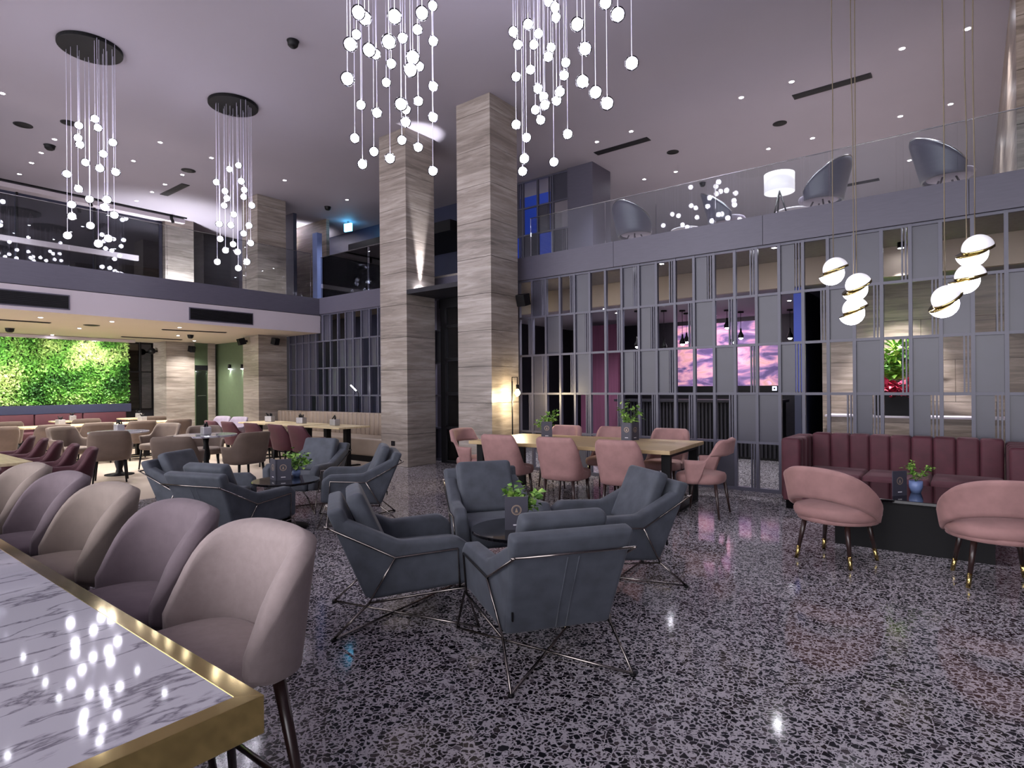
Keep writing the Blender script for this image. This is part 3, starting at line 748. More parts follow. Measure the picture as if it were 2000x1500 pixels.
ca = [(250,75),(288,110),(200,270),(183,480),(315,305),(470,100),(435,255),(638,80),(582,350),(568,425),(510,635)]
cb = [(238,210),(355,330),(703,35),(610,180),(520,232),(450,388),(420,503),(622,405),(265,640),(363,688),(616,617),(707,250),(707,527),(706,715),(538,745),(228,843),(515,855),(615,898),(345,925),(443,967),(275,1002),(705,1043),(540,668)]
cc = [(1585,148),(1633,297),(1617,497),(1697,563),(1768,630),(1758,15),(1833,88),(1918,385)]
ce = [(1348,205),(1300,425),(1222,272),(1195,193),(1285,148),(1320,272),(1455,105),(1410,10),(1450,45),(1425,290),(1408,345),(1212,468),(1515,382),(1505,460),(1345,540),(1380,590),(1480,560),(1460,615),(1330,670),(1388,640),(1362,732),(1212,760),(1275,840),(1527,818),(1262,968),(1252,1045),(1443,988)]
f1 = lambda L: [(a / 2.679, b / 2.679) for a, b in L]
f3 = lambda L: [(620 + a / 3.125, b / 3.125) for a, b in L]
chandelier(-9.66, 2.89, .38, f1(c1), 'cluster of glowing glass balls on a round black plate, leftmost chandelier', 1)
chandelier(-9.74, 4.95, .38, f1(c2), 'cluster of glowing glass balls on a round black plate, second from the left', 2)
chandelier(-3.77, 3.15, .38, f3(ca), 'nearer cluster of large glowing glass balls left of the stone columns', 3)
chandelier(-5.02, 4.33, .46, f3(cb), 'farther cluster of glowing glass balls hanging low before the left stone column', 4)
chandelier(-2.36, 4.25, .38, f3(cc), 'nearer cluster of large glowing glass balls right of the stone columns', 5)
chandelier(-3.74, 5.32, .46, f3(ce), 'farther dense cluster of glowing glass balls beside the right stone column', 6)

# ------------------------------------------------------------------ crescent pendants over the sofa table
def crescent(px, py, d, r, tilt, rz, lb):
    p = at_d(px, py, d)
    t = thing('globe_pendant', lb, 'pendant lamp', (p.x, p.y, p.z), 0, 'split globe pendants')
    rot = Matrix.Rotation(CAMYAW + rz, 4, 'Z') @ Matrix.Rotation(tilt, 4, 'Y')
    for s, nm in ((1, 'upper_half'), (-1, 'lower_half')):
        bm = bmesh.new(); n = 28; prof = []
        for j in range(13):
            a = PI / 2 * j / 12; prof.append((r * math.cos(a), s * r * math.sin(a)))
        lathe_bm(bm, prof, n, (0, 0, 0)); bm.transform(rot @ Matrix.Translation((s * r * .14, -s * r * .16, s * .012)))
        bm_obj(nm, bm, 'lamp' if s < 0 else 'opal_dim', t, True)
    bm = lathe_bm(bmesh.new(), [(r * 1.03, -.009), (r * 1.03, .009)], 40); bm.transform(rot @ Matrix.Translation((r * .14, -r * .16, .008))); bm_obj('brass_rim', bm, 'brass', t, True)
    bm = lathe_bm(bmesh.new(), [(r * 1.01, -.004), (r * 1.01, .004)], 40); bm.transform(rot @ Matrix.Translation((-r * .14, r * .16, -.008))); bm_obj('brass_rim', bm, 'brass', t, True)
    rr = random.Random(px); h = ZC - p.z
    tube('cord', [(rr.uniform(-.006, .006) * (0 < k < 8), rr.uniform(-.006, .006) * (0 < k < 8), r * .9 + (h - r * .9) * k / 8) for k in range(9)], .004, 'gold', t, 6)
for a in ((1628, 530, 5.0, .098, -.35, .0, 'split opal globe pendant hanging alone at the left of its trio'), (1673, 561, 4.85, .096, -.6, .3, 'split opal globe pendant, upper of the two hanging close together'), (1667, 608, 5.1, .1, -.4, -.1, 'split opal globe pendant, lower of the two hanging close together'),
          (1904, 490, 4.2, .096, -.45, .5, 'split opal globe pendant, topmost of the right trio'), (1889, 544, 4.5, .1, -.25, .4, 'split opal globe pendant in the middle of the right trio'), (1846, 589, 4.2, .096, -.7, .1, 'split opal globe pendant, lowest of the right trio')): crescent(*a)

# ------------------------------------------------------------------ recessed downlights
_b = lathe_bm(bmesh.new(), [(.035, -.004), (.035, -.002)], 14); DFACE = bpy.data.meshes.new('lamp_face'); _b.to_mesh(DFACE); _b.free()
_b = loft_bm(bmesh.new(), [[Vector((r_ * math.cos(2 * PI * j / 16), r_ * math.sin(2 * PI * j / 16), z_)) for j in range(16)] for r_, z_ in ((.036, -.006), (.055, -.005), (.055, 0))], caps=False); DRING = bpy.data.meshes.new('trim_ring'); _b.to_mesh(DRING); _b.free()
DL = {}
def downlight(x, y, z, lb, grp, power, ang=95, col=(.95, .94, 1)):
    t = thing('downlight', lb, 'ceiling light', (x, y, z), 0, grp)
    me_obj('lamp_face', DFACE, 'down', t); me_obj('trim_ring', DRING, 'white', t)
    key = (power, ang)
    if key not in DL:
        l = bpy.data.lights.new('spot', 'SPOT'); l.energy = power; l.spot_size = math.radians(ang); l.spot_blend = .8; l.shadow_soft_size = .05; l.color = col; DL[key] = l
    o = bpy.data.objects.new('downlight_beam', DL[key]); COL.objects.link(o); o.parent = t; o.location = (0, 0, -.03)
LBH = 'small round recessed downlight in the high lilac ceiling'
highs = [(0, 10.08), (-.74, 10.08), (-2.2, 10.08), (-2.98, 10.1), (-.24, 12.6), (-.96, 12.6), (-2.39, 12.63), (-3.2, 12.63), (-5.0, 10.13), (-5.74, 10.14), (-5.17, 12.66), (-5.93, 12.66),
         (-12.26, 2.46), (-13.74, 3.52), (-14.72, 3.55), (-15.53, 3.58), (-16.54, 3.6), (-12.34, 4.83), (-13.77, 4.87), (-12.35, 5.81), (-13.82, 5.86), (-14.78, 5.88), (-15.59, 5.91), (-16.61, 5.94), (-12.39, 7.48), (-12.45, 9.24), (-11.25, 11.4), (-15.6, 12.56),
         (-1.0, 15.2), (-2.4, 15.2), (-3.3, 15.2), (-.2, 15.2), (-5.2, 15.2), (-4.3, 17.8), (-1.0, 17.8), (-2.4, 17.8)]
ORD = ('first', 'second', 'third', 'fourth', 'fifth', 'sixth', 'seventh', 'eighth', 'ninth')
rows = [('nearest row above the balcony', lambda x, y: x > -7 and y < 11), ('second row above the balcony', lambda x, y: x > -7 and 11 < y < 14), ('third row above the balcony', lambda x, y: x > -7 and 14 < y < 16), ('farthest row above the balcony', lambda x, y: x > -7 and y > 16),
        ('row behind the leftmost chandelier', lambda x, y: x < -7 and y < 4), ('row between the two left chandeliers', lambda x, y: x < -7 and 4 < y < 7), ('group around the exit sign', lambda x, y: x < -7 and y > 7)]
for rn, test in rows:
    for k, (x, y) in enumerate(sorted([q for q in highs if test(*q)], key=lambda q: -q[0] + q[1] * .01)): downlight(x, y, ZC, 'small ceiling downlight, ' + (ORD[k] if k < 9 else 'last') + ' from the right in the ' + rn, 'downlights in the high ceiling', 130)
for k, (px, py) in enumerate(((219, 628), (155, 641), (102, 654))):
    p = on_z(px, py, 2.8); downlight(p.x, p.y, 2.8, 'small downlight in the low dining ceiling, ' + ORD[k] + ' of the slanting left row', 'downlights in the dining ceiling', 105, 130, (1, .95, .88))
for k, (x, y) in enumerate(((-16.8, 7.4), (-15.4, 6.4), (-13.4, 5.6), (-13.4, 3.2), (-15.2, 1.2), (-13.2, 1.0))): downlight(x, y, 2.8, 'small downlight in the low dining ceiling, ' + ORD[k] + ' counted from the far door', 'downlights in the dining ceiling', 105, 130, (1, .95, .88))
for k, x in enumerate((-7.6, -5.6, -3.9, -2.2, -.5)): downlight(x, 8.95, 3.42, 'small added downlight brightening the space behind the lattice, ' + ORD[k] + ' from the stone columns', 'added downlights behind the lattice', 45, 130)  # added lamps, put in to brighten the floor and bulkhead behind the screen
for k, (px, py) in enumerate(((1181, 603), (1205, 611))):
    p = on_z(px, py, 3.0); downlight(p.x, p.y, 3.0, 'small downlight in the reception ceiling before the dark curtain, ' + ('left', 'right')[k] + ' one', 'downlights in the reception ceiling', 40, 120)
for k, (x, y) in enumerate(((-6.5, 11.0), (-4.5, 10.6), (-2.6, 11.6), (-4.4, 12.9))): downlight(x, y, 3.0, 'small downlight in the reception ceiling, ' + ('nearest the stone columns', 'nearest the lattice middle', 'nearest the planted niche', 'close to the pink picture')[k], 'downlights in the reception ceiling', 40, 120)

# ------------------------------------------------------------------ ceiling fittings
def slot(x0, x1, y, z, lb, w=.09, ang=0):
    t = thing('slot_diffuser', lb, 'air vent', ((x0 + x1) / 2, y, z), ang); h = (x1 - x0) / 2
    box('frame', -h, h, -w, w, -.012, 0, 'dark', t); box('slot', -h + .015, h - .015, -w * .75, w * .75, -.016, -.012, 'black', t)
    for k in (-1, 0, 1): box('blade', -h + .015, h - .015, k * w * .4 - .006, k * w * .4 + .006, -.019, -.016, 'dark', t)
slot(-2.30, -1.18, 10.64, ZC, 'long black slot diffuser in the high ceiling nearest the right pendants')
slot(-6.05, -4.88, 10.64, ZC, 'long black slot diffuser in the high ceiling near the stone columns')
slot(-2.5, -1.65, 16.13, ZC, 'far black slot diffuser in the high ceiling seen through balcony glass')
slot(-15.6, -14.4, 6.18, ZC, 'slot diffuser in the high ceiling above the left gallery')
for (a, b), (c, d), lb in (((-60, 620), (99, 630), 'thin dark slot in the dining ceiling at the left edge'), ((316, 643), (442, 649), 'thin dark slot in the dining ceiling nearest the soffit corner'), ((237, 657), (355, 663), 'thin dark slot in the dining ceiling above the window')):
    p, q = on_z(a, b, 2.8), on_z(c, d, 2.8); L = (q - p).length
    slot(-L / 2, L / 2, 0, 2.8, lb, .05); o = bpy.data.objects[[x.name for x in COL.objects if x.name.startswith('slot_diffuser') and '.' in x.name][-1]] if False else None
    t = [x for x in COL.objects if x.get('label') == lb][0]; t.location = ((p.x + q.x) / 2, (p.y + q.y) / 2, 2.8); t.rotation_euler = (0, 0, math.atan2(q.y - p.y, q.x - p.x))
def dome(px, py, z, r, lb, kind='ceiling_speaker', cat='ceiling speaker', deep=.02):
    p = on_z(px, py, z); t = thing(kind, lb, cat, (p.x, p.y, z))
    lathe('housing', [(r * .55, -deep), (r * .9, -deep * .7), (r, -.006), (r, 0)], 'black', t, 24); lathe('rim', [(r, -.008), (r * 1.1, -.006), (r * 1.1, 0)], 'dark', t, 24)
for px, py, r, lb in ((1523, 241, .11, 'flat round black ceiling speaker right of the near slot diffuser'), (1314, 297, .11, 'flat round black ceiling speaker beside the slot near the columns'), (45, 244, .13, 'flat round dark ceiling speaker at the far left of the high ceiling'), (135, 240, .12, 'flat round dark ceiling speaker behind the leftmost chandelier'), (368, 333, .13, 'flat round dark ceiling speaker above the slot over the gallery')): dome(px, py, ZC, r, lb)
for px, py, r, lb in ((572, 80, .075, 'small black dome camera between the left chandeliers and the columns'), (97, 284, .09, 'small black dome camera left of the leftmost chandelier'), (640, 404, .08, 'small black dome camera above the exit sign'), (1372, 357, .07, 'small black dome camera over the balcony glass')): dome(px, py, ZC, r, lb, 'dome_camera', 'camera', .09)
dome(179, 635, 2.8, .13, 'flat round black speaker in the low dining ceiling'); dome(19, 641, 2.8, .08, 'black dome camera in the low dining ceiling at the left', 'dome_camera', 'camera', .09); dome(372, 654, 2.8, .07, 'black dome camera in the low dining ceiling near the window', 'dome_camera', 'camera', .09)
p = on_z(680, 434, ZC - .02); t = thing('exit_sign', 'small glowing blue exit sign hanging from the high ceiling', 'exit sign', (p.x, p.y, ZC), face_dir(-.2, 1))
box('bracket', -.02, .02, -.02, .02, -.06, 0, 'steel', t); box('lit_face', -.13, .13, -.025, .025, -.28, -.06, 'exit', t)
t = thing('light_track', 'black ceiling track with small spotlights above the left gallery', 'track light', (-17.2, 2.5, ZC)); box('rail', -.02, .02, -6.5, 4.9, -.03, 0, 'black', t)
for y in (-2, .5, 2.6, 4.5): 
    o = tube('spot_head', [(0, y, -.03), (0, y, -.10), (.04, y + .03, -.22)], .04, 'black', t, 10)

# wall fittings
def speaker(p, rz, lb, s=1.0):
    t = thing('wall_speaker', lb, 'speaker', p, rz)
    bm = prism_bm(bmesh.new(), [Vector(x) * s for x in ((-.10, 0, -.09), (.10, 0, -.09), (.07, -.16, -.08), (-.07, -.16, -.08))], Vector((0, 0, .18 * s)), .008, 2)
    o = bm_obj('cabinet', bm, 'black', t); o.rotation_euler = (.35, 0, 0)
    box('bracket', -.02 * s, .02 * s, -.02, .10 * s, -.03 * s, .03 * s, 'black', t)
speaker((-6.05, 8.14, 2.97), face_dir(-.2, 1), 'black wall speaker on the right stone column beside the lattice', 1.1)
p = on_y(480, 662, 7.5); speaker((p.x, 7.45, 2.66), 0, 'small black speaker left on the dining room stone column', .9)
p = on_x(533, 663, -13.7); speaker((-13.64, p.y, 2.66), PI / 2, 'small black speaker on the lattice side of the dining room stone column', .9)
p = on_x(371, 672, -17.4); speaker((-17.33, p.y, 2.62), PI / 2, 'small black speaker high on the far stone column by the door', .9)
p = on_y(303, 678, 6.88); t = thing('dome_camera', 'black globe camera on a bracket beside the green wall', 'camera', (p.x, 6.80, 2.55)); lathe('globe', [(.01, -.09), (.07, -.06), (.09, 0), (.07, .06), (.02, .09)], 'black', t, 20); box('bracket', -.02, .02, 0, .14, -.02, .02, 'black', t)
p = on_y(768, 866, 7.34); t = thing('wall_socket', 'black power socket low on the left stone column', 'socket', (p.x, 7.34, p.z)); box('plate', -.05, .05, -.008, 0, -.045, .045, 'black', t); box('outlet', -.025, .025, -.011, -.008, -.025, .025, 'dark', t)
for px in (446, 471):
    p = on_y(px, 720, 8.3); t = thing('wall_lamp', 'small black wall lamp on the olive wall, ' + ('left' if px < 450 else 'right') + ' one', 'wall lamp', (p.x, 8.33, p.z)); lathe('body', [(.04, 0), (.04, .12)], 'black', t, 12); lathe('lamp_face', [(.035, -.012), (.035, 0)], 'down', t, 12); box('bracket', -.02, .02, 0, .04, .03, .09, 'black', t)
    l = bpy.data.lights.new('wall_lamp_beam', 'SPOT'); l.energy = 6; l.spot_size = 1.2; l.shadow_soft_size = .03; o = bpy.data.objects.new('wall_lamp_beam', l); COL.objects.link(o); o.parent = t; o.location = (0, 0, -.03)
# floor lamp
t = thing('floor_lamp', 'slim black floor lamp with bare glowing bulb by the right stone column', 'floor lamp', (-5.93, 7.62, 0))
lathe('base', [(.13, 0), (.13, .015), (.02, .02)], 'black', t, 24); tube('pole', [(0, 0, .02), (0, 0, 1.55)], .011, 'black', t, 8)
tube('arm', [(0, 0, 1.55), (.0, 0, 1.62), (.07, .05, 1.62), (.07, .05, 1.50)], .009, 'black', t, 8); lathe('socket', [(.02, 1.42), (.024, 1.5)], 'black', t, 12, (.07, .05, 0)); lathe('bulb', [(.012, 1.31), (.042, 1.34), (.045, 1.37), (.02, 1.42)], 'warm', t, 16, (.07, .05, 0))
l = bpy.data.lights.new('bulb_light', 'POINT'); l.energy = 14; l.color = (1, .82, .5); l.shadow_soft_size = .05; o = bpy.data.objects.new('bulb_light', l); COL.objects.link(o); o.parent = t; o.location = (.07, .05, 1.26)
# uplight on the column and gallery
def spot(name, par, loc, tgt, e, ang, col=(.95, .95, 1)):
    l = bpy.data.lights.new(name, 'SPOT'); l.energy = e; l.spot_size = math.radians(ang); l.spot_blend = .6; l.color = col; l.shadow_soft_size = .04
    o = bpy.data.objects.new(name, l); COL.objects.link(o); o.location = loc; o.rotation_euler = (Vector(tgt) - Vector(loc)).to_track_quat('-Z', 'Y').to_euler(); return o
t = thing('uplight', 'narrow uplight on the canopy washing the left stone column', 'uplight', (-8.09, 7.68, 3.26)); lathe('housing', [(.04, 0), (.045, .04), (.04, .05)], 'black', t, 16); lathe('lamp_face', [(.03, .05), (.03, .054)], 'down', t, 16)
spot('uplight_beam', t, (-8.09, 7.68, 3.33), (-8.16, 7.68, 5.2), 420, 22)
for px, py in ((325, 500), (557, 478), (560, 522)):
    p = on_y(px, py, 9.85 if px > 400 else 7.3)
    t = thing('wall_light', {325: 'bright wall washer on the far gallery column', 557: 'bright upper wall light on the gallery stone wall', }.get(px, 'bright lower wall light on the gallery stone wall') if py != 522 else 'bright lower wall light on the gallery stone wall', 'wall lamp', (p.x, p.y, p.z) if px > 400 else (-17.2, 7.3, 3.64))
    lathe('body', [(.04, 0), (.045, .06)], 'black', t, 12); lathe('lamp_face', [(.035, .06), (.035, .064)], 'down', t, 12)
    q = t.location; spot('wall_light_beam', t, (q.x, q.y, q.z + .1), (q.x - (.25 if px < 400 else 0), q.y + (.1 if px > 400 else 0), q.z + 1.5), 260, 110)

# ------------------------------------------------------------------ living wall, banquette, dining tables
rnd = random.Random(11)
gw = thing('living_wall', 'lush green planted wall glowing over the dining banquette', 'plant wall', (-18.38, 2.4, 1.12))
box('backing', -.02, .04, -5.0, 3.9, 0, 1.68, 'soil', gw)
bm = bmesh.new()
for i in range(26000):
    y = rnd.uniform(-1.2, 3.9); zz = rnd.uniform(-.03, 1.66)
    x = .05 + .14 * rnd.random() * (.6 + .4 * math.sin(y * 2.3 + 1.7 * math.sin(zz * 3)) * math.sin(zz * 4 + y))
    c = Vector((x, y, zz)); d = Vector((rnd.uniform(.1, 1), rnd.gauss(0, .7), rnd.gauss(-.3, .7))).normalized(); sd = d.cross(Vector((rnd.gauss(0, .5), rnd.gauss(0, .5), 1))).normalized()
    L = rnd.uniform(.04, .10); w = L * rnd.uniform(.22, .42)
    bm.faces.new([bm.verts.new(q) for q in (c, c + d * L * .45 + sd * w, c + d * L, c + d * L * .45 - sd * w)])
o = bm_obj('foliage', bm, 'green', gw); o['kind'] = 'stuff'
lt = thing('grow_light', 'long white grow light over the green planted wall', 'lamp', (-17.55, 2.4, 2.72)); box('housing', -.06, .06, -4.6, 3.8, 0, .07, 'white', lt)
for k in range(4):
    l = bpy.data.lights.new('grow_light_beam', 'AREA'); l.shape = 'RECTANGLE'; l.size = .1; l.size_y = 1.9; l.energy = 48; l.color = (1, 1, .93)
    o = bpy.data.objects.new('grow_light_beam', l); COL.objects.link(o); o.parent = lt; o.location = (0, -3.4 + k * 2.1, -.02)
    o.rotation_euler = Vector((-.75, 0, -.75)).to_track_quat('-Z', 'Y').to_euler()
struct(box('trim_8', -18.4, -18.1, -4, 6.3, .88, 1.1, 'navy'))
bq = thing('wall_banquette', 'wine red banquette running below the green planted wall', 'bench', (-17.9, 1.2, 0))
box('base', -.45, .3, -5, 5.0, 0, .28, 'black', bq)
for k in range(10): bm_obj('seat_cushion', box_bm(bmesh.new(), -.2, .32, -5 + k, -4.01 + k, .28, .46, .03, 3), 'red', bq, True); bm_obj('back_cushion', box_bm(bmesh.new(), -.45, -.2, -5 + k, -4.01 + k, .3, .93, .04, 3), 'red', bq, True)
bb = thing('channel_bench', 'taupe leather bench with channelled back below the dark lattice', 'bench', (-11.35, 7.9, 0))
box('plinth', -2.3, 2.4, -.45, .38, 0, .12, 'black', bb); bm_obj('seat', box_bm(bmesh.new(), -2.35, 2.45, -.5, .2, .12, .47, .04, 3), 'bench', bb, True)
for k in range(32): bm_obj('back_channel', box_bm(bmesh.new(), -2.35 + k * .15, -2.2 + k * .15, .12, .34, .45, .93, .03, 3), 'bench', bb, True)

def round_table(x, y, lb):
    t = thing('round_table', lb, 'table', (x, y, 0)); lathe('table_top', [(.44, .72), (.45, .725), (.45, .745), (.44, .75)], 'marble', t, 40, smooth=False)
    lathe('pedestal', [(.22, 0), (.22, .015), (.06, .04), (.045, .1), (.075, .22), (.04, .32), (.06, .45), (.035, .6), (.05, .72)], 'black', t, 20)
def wood_table(x, y, w, d, lb, rz=0.0):
    t = thing('dining_table', lb, 'table', (x, y, 0), rz); box('table_top', -w / 2, w / 2, -d / 2, d / 2, .72, .75, 'oak2', t, .003)
    for s in (-1, 1): box('leg', s * w * .28 - .05, s * w * .28 + .05, -.05, .05, .02, .72, 'black', t); box('foot', s * w * .28 - .05, s * w * .28 + .05, -d * .38, d * .38, 0, .02, 'black', t)
CAD = []
def caddy(x, y, lb):
    rr = random.Random(int(x * 100)); t = thing('cutlery_caddy', lb, 'caddy', (x, y, .752), rr.uniform(-.3, .3), 'tin caddies on the dining tables')
    bm = prism_bm(bmesh.new(), [Vector(q) for q in ((-.09, -.06, 0), (.09, -.06, 0), (.09, .06, 0), (-.09, .06, 0))], Vector((0, 0, .12)), .012, 2); bm_obj('tin', bm, 'tin', t)
    for k in range(5): tube('utensil', [(-.06 + k * .03, rr.uniform(-.03, .03), .115), (-.07 + k * .035, rr.uniform(-.04, .04), rr.uniform(.16, .2))], .011, 'black', t, 6)
B = {}
def place(kind, x, y, f, lb, grp):
    if kind not in B:
        B[kind] = bistro_chair(kind); o = B[kind]; o.location = (x, y, 0); o.rotation_euler = (0, 0, face_dir(*f)); tag(o, lb, 'chair', grp)
    else: dup(B[kind], (x, y, 0), face_dir(*f), lb)['group'] = grp
round_table(-11.6, 3.85, 'round pale table with black pedestal ringed by taupe chairs, left one'); round_table(-9.5, 4.35, 'round pale table between taupe chairs behind the rear blue armchairs')
g = 'taupe chairs at the round tables'
for x, y, f, lb in ((-10.85, 3.48, (-.9, .35), 'taupe velvet chair with its back to us at the left round table'), (-12.4, 3.40, (.95, .4), 'taupe velvet chair at the left side of the left round table'), (-11.95, 4.60, (.5, -.95), 'taupe velvet chair at the right side of the left round table'),
                    (-8.70, 3.62, (-.75, .67), 'taupe velvet chair with its back to us at the right round table'), (-8.62, 4.50, (-1, -.1), 'taupe velvet chair facing left at the right round table'), (-10.35, 4.72, (.9, -.4), 'taupe velvet chair at the far side of the right round table')): place('taupe', x, y, f, lb, g)
g = 'wine red chairs facing the channelled bench'
for k, x in enumerate((-9.20, -9.85, -10.7, -11.6, -12.3)): place('red', x, 6.0, (0.05, 1), 'wine red velvet chair facing the taupe bench, ' + ('nearest the stone columns', 'second from the stone columns', 'third from the stone columns', 'fourth from the stone columns', 'farthest from the stone columns')[k], g)
for k, x in enumerate((-9.5, -10.75, -12.0)): wood_table(x, 6.78, 1.1, .7, 'pale wooden dining table before the taupe bench, ' + ('nearest the stone columns', 'the middle one', 'farthest from the columns')[k])
g = 'wine red chairs at the left edge'
for k, (x, y) in enumerate(((-7.7, 2.0), (-8.38, 2.02), (-9.06, 2.04), (-9.74, 2.06), (-10.42, 2.08))): place('red', x, y, (-.25, -1), 'wine red velvet chair beyond the bar stools, ' + ('first', 'second', 'third', 'fourth', 'fifth')[k] + ' from the blue armchairs', g)
wood_table(-8.9, 1.35, 3.0, .7, 'pale wooden table at the left picture edge beside wine red chairs')
for k, (x, y) in enumerate(((-13.95, 6.55), (-13.25, 6.6))): place('lilac', x, y, (.2, -1), 'pale lilac chair near the dining room stone column, ' + ('left' if k == 0 else 'right') + ' one', 'pale lilac chairs')
ordn = ('first', 'second', 'third', 'fourth')
for k, y in enumerate((6.0, 4.6, 3.2, 1.9)):
    wood_table(-16.75, y, .75, .75, 'small pale wooden table at the wine red banquette, ' + ordn[k] + ' from the window'); place('taupe', -16.0, y, (-1, 0.05), 'taupe chair facing the green wall, ' + ordn[k] + ' from the window', 'taupe chairs facing the green wall')
for k, y in enumerate((5.3, 3.8, 2.3)):
    wood_table(-14.6, y, .8, 1.35, 'pale wooden table in the middle of the dining room, ' + ordn[k] + ' from the stone column')
    for j, (dy, dx) in enumerate(((-.36, .74), (.36, .74))): place('taupe', -14.6 + dx, y + dy, (-1, 0), 'taupe chair on the near side of the ' + ordn[k] + ' middle table, ' + ('left' if j == 0 else 'right') + ' one', 'taupe chairs at the middle tables')
for x, y, lb in ((-11.6, 3.85, 'tin cutlery caddy on the left round table'), (-9.5, 4.35, 'tin cutlery caddy on the right round table'), (-9.6, 6.8, 'tin cutlery caddy on the table nearest the columns'), (-10.8, 6.85, 'tin cutlery caddy on the middle bench table'), (-12.0, 6.85, 'tin cutlery caddy on the far bench table'),
                 (-14.6, 5.3, 'tin cutlery caddy on the middle table near the column'), (-14.6, 3.8, 'tin cutlery caddy on the second middle table'), (-14.6, 2.3, 'tin cutlery caddy on the third middle table'), (-16.75, 6.0, 'tin cutlery caddy on the banquette table by the window'), (-16.75, 4.6, 'tin cutlery caddy on the second banquette table'), (-16.75, 3.2, 'tin cutlery caddy on the third banquette table')): caddy(x, y, lb)
p = on_y(648, 765, 7.6); t = thing('reading_lamp', 'thin reading lamp with glowing tilted head above the taupe bench', 'lamp', (p.x, 8.30, 0)); tube('pole', [(0, 0, .93), (0, 0, 1.35), (0, -.12, 1.47)], .008, 'black', t, 6); tube('lamp_head', [(-.09, -.14, 1.53), (.07, -.12, 1.41)], .012, 'lamp', t, 8)

# ------------------------------------------------------------------ reception behind the lattice
t = thing('reception_desk', 'dark reception desk with vertical ribs behind the lattice', 'desk', (-4.6, 12.1, 0))
box('desk_body', -1.7, 1.7, -.1, .5, 0, 1.12, 'black', t); box('desk_top', -1.75, 1.75, -.2, .55, 1.12, 1.17, 'dark', t)
for k in range(44): box('rib', -1.69 + k * .077, -1.655 + k * .077, -.14, -.1, .05, 1.1, 'dark', t)
a, b = on_y(1320, 640, 13.65), on_y(1524, 757, 13.65)
t = thing('wall_painting', 'large pink and violet abstract picture on the reception wall', 'picture', ((a.x + b.x) / 2, 13.69, 1.4)); h = (b.x - a.x) / 2
box('canvas', -h, h, -.04, 0, .05, 1.5, 'paint', t); box('lower_frame', -h, h, -.05, 0, -.08, .05, 'black', t); box('small_label', h - .16, h - .07, -.055, -.05, -.06, .03, 'screen', t); box('label_centre', h - .135, h - .095, -.057, -.055, -.035, .005, 'navy', t)
l = bpy.data.lights.new('picture_wash', 'AREA'); l.energy = 7; l.size = 2.2; l.size_y = .1; l.shape = 'RECTANGLE'; l.color = (1, .76, .88); o = bpy.data.objects.new('picture_wash', l); COL.objects.link(o); o.parent = t; o.location = (0, -.6, 1.48); o.rotation_euler = (math.radians(25), 0, 0)
for k, (px, py) in enumerate(((1245, 677), (1297, 680), (1333, 672), (1341, 668), (1433, 668), (1447, 660), (1543, 660), (1420, 640))):
    d = 12.0 + .45 * (k == 3) + .3 * (k == 5); p = at_d(px, py, d); t = thing('bottle_pendant', 'small black bell pendant over the reception desk, ' + ('first', 'second', 'third', 'fourth', 'fifth', 'sixth', 'seventh', 'eighth')[k] + ' from the stone columns', 'pendant lamp', (p.x, p.y, p.z), 0, 'reception pendants')
    lathe('shade', [(.055, 0), (.06, .05), (.02, .13), (.015, .2)], 'black', t, 14); lathe('bulb', [(.02, -.03), (.04, -.01), (.03, .01)], 'down', t, 12); tube('cord', [(0, 0, .2), (0, 0, max(.25, 3.0 - p.z))], .005, 'black', t, 5)
    lathe('ceiling_rose', [(.06, 2.97 - p.z), (.06, 3.0 - p.z)], 'black', t, 14)
# planted niche on the right
p0, p1 = on_y(1728, 812, 10.2), on_y(1776, 812, 10.2)
lg = thing('stone_ledge', 'travertine ledge carrying the black planter behind the lattice', 'ledge', ((p0.x + p1.x) / 2, 10.15, 0)); box('block', -.85, 2.5, -.27, .27, 0, .98, 'trav2', lg); box('capping', -.88, 2.52, -.30, .27, .98, 1.005, 'white', lg)
pl = thing('black_planter', 'black planter with fern and red poinsettia behind the lattice', 'planter', ((p0.x + p1.x) / 2, 10.12, 1.005)); hw = (p1.x - p0.x) / 2 + .1
bm = prism_bm(bmesh.new(), [Vector(q) for q in ((-hw, -.16, 0), (hw, -.16, 0), (hw, .16, 0), (-hw, .16, 0))], Vector((0, 0, .30)), .01, 2); bm_obj('box', bm, 'black', pl)
o = bm_obj('red_foliage', foliage_bm(260, .34, .28, .11, random.Random(21), 8, .1), 'poin', pl); o.location = (.05, -.1, .24); o.scale.y = .55; o['kind'] = 'stuff'
o = bm_obj('green_foliage', foliage_bm(420, .36, .62, .12, random.Random(22), 9, .05), 'fern', pl); o.location = (0, 0, .45); o.scale.y = .55; o['kind'] = 'stuff'
bm = bmesh.new(); r5 = random.Random(5)
for k in range(26):
    a = r5.uniform(0, 2 * PI); L = r5.uniform(.35, .6); d = Vector((math.cos(a), math.sin(a) * .5, 0)); prev = None
    for j in range(7):
        q = j / 6; c = Vector((0, 0, .95)) + d * L * q + Vector((0, 0, L * .6 * q * (1.3 - q))); sd = d.cross(Vector((0, 0, 1))) * .03 * math.sin(PI * min(.98, q + .08)); cur = (bm.verts.new(c + sd), bm.verts.new(c - sd))
        if prev: bm.faces.new((prev[0], prev[1], cur[1], cur[0]))
        prev = cur
o = bm_obj('fern_fronds', bm, 'fern', pl); o['kind'] = 'stuff'
spot('niche_spot_beam', None, (-.75, 9.75, 3.30), (-.85, 10.15, 1.5), 220, 55)
t = thing('niche_spot', 'small black spotlight above the planted niche', 'spotlight', (-.75, 9.75, 3.42)); lathe('body', [(.04, -.08), (.04, 0)], 'black', t, 14); lathe('lamp_face', [(.034, -.084), (.034, -.08)], 'down', t, 14)

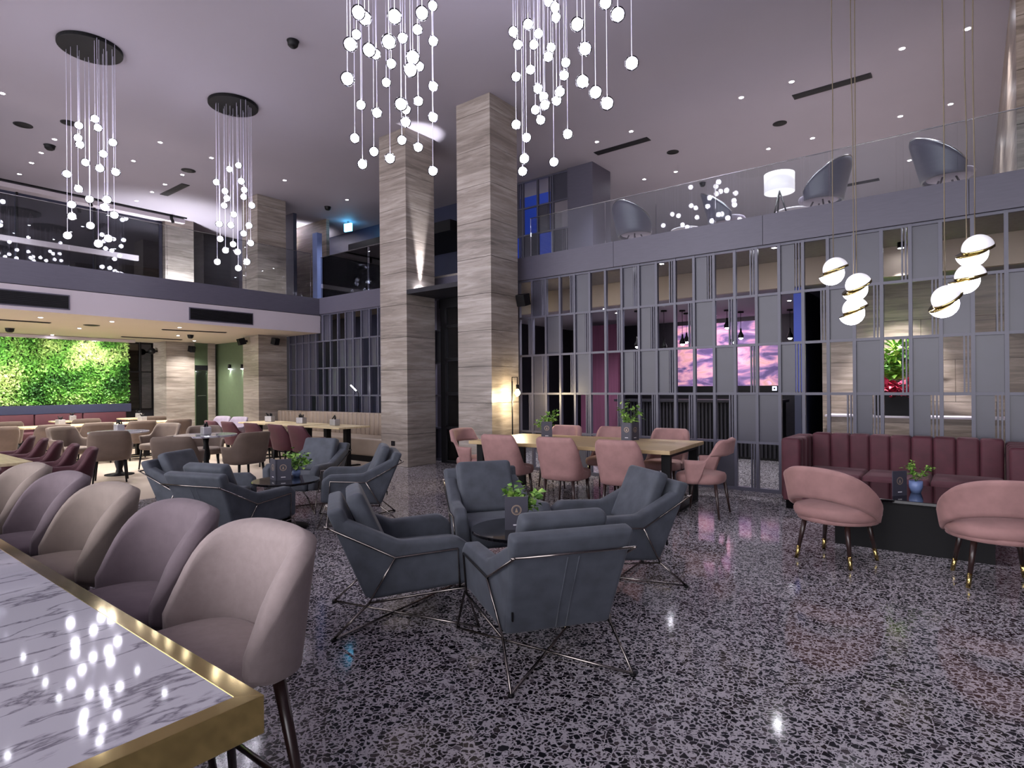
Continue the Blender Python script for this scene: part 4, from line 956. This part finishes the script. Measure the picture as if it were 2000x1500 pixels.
# ------------------------------------------------------------------ furniture on the balcony
ZB = 3.72
def egg_chair():
    t = empty('shell_chair', (0, 0, 0)); cushion('seat', .5, .5, .34, .42, 'lilac', t, 2.4, .03, .01, .03)
    shell('shell', .60, .56, 1.9, lambda f: .32, lambda f: .86 - .42 * f ** 1.5, .03, 'fascia', t, 2.1, 0, .25, 30, 8, .4)
    pts = []
    for i in range(31):
        tt = -1.9 + 3.8 * i / 30; f = abs(tt) / 1.9; z = .86 - .42 * f ** 1.5; k = .25 * (z - .4); c, s = math.sin(tt), -math.cos(tt)
        pts.append((c * (.30 + k * .7), s * (.28 + k), z + .005))
    tube('steel_rim', pts, .014, 'steel', t, 6)
    for a in range(4): tube('leg', [(.1 * math.cos(a * PI / 2 + .7), .1 * math.sin(a * PI / 2 + .7), .34), (.27 * math.cos(a * PI / 2 + .7), .27 * math.sin(a * PI / 2 + .7), 0)], .012, 'steel', t, 6)
    return t
E0 = egg_chair(); ec = [((1240, 448), 9.3, (.3, 1), 'grey shell chair with bright rim at the left end of the balcony'), ((1420, 405), 9.6, (1, .2), 'grey shell chair with bright rim left of the balcony lamp'), ((1603, 372), 9.3, (-1, .3), 'grey shell chair with bright rim right of the balcony lamp'), ((1850, 325), 9.3, (1, .4), 'grey shell chair with bright rim beside the balcony stone wall')]
for i, ((px, py), y, f, lb) in enumerate(ec):
    p = on_y(px, py, y)
    if i == 0: E0.location = (p.x, y, ZB); E0.rotation_euler = (0, 0, face_dir(*f)); tag(E0, lb, 'chair', 'shell chairs on the balcony')
    else: dup(E0, (p.x, y, ZB), face_dir(*f), lb)
p = on_y(1522, 357, 9.6); t = thing('tripod_lamp', 'tripod floor lamp with glowing white drum shade on the balcony', 'floor lamp', (p.x, 9.6, ZB)); zc = p.z - ZB
bm_obj('drum_shade', loft_bm(bmesh.new(), [[Vector((r_ * math.cos(2 * PI * j / 40), r_ * math.sin(2 * PI * j / 40), z_)) for j in range(40)] for r_, z_ in ((.215, zc - .15), (.215, zc + .13), (.21, zc + .13), (.21, zc - .15))], True), 'shade', t, True)
for a in range(3): tube('leg', [(0, 0, zc - .12), (.2 * math.cos(a * 2.09), .2 * math.sin(a * 2.09), 0)], .012, 'black', t, 6)
lathe('bulb', [(.02, zc - .08), (.05, zc - .04), (.02, zc + .02)], 'lamp', t, 12)
for (px, lb) in ((1340, 'small pale round table on the balcony left of the lamp'), (1550, 'small pale round table on the balcony under the lamp')):
    p = on_y(px, 400, 10.1); t = thing('side_table', lb, 'table', (p.x, 10.1, ZB)); lathe('table_top', [(.26, .46), (.27, .47), (.26, .49)], 'white', t, 30); lathe('pedestal', [(.16, 0), (.03, .03), (.03, .46)], 'black', t, 16)
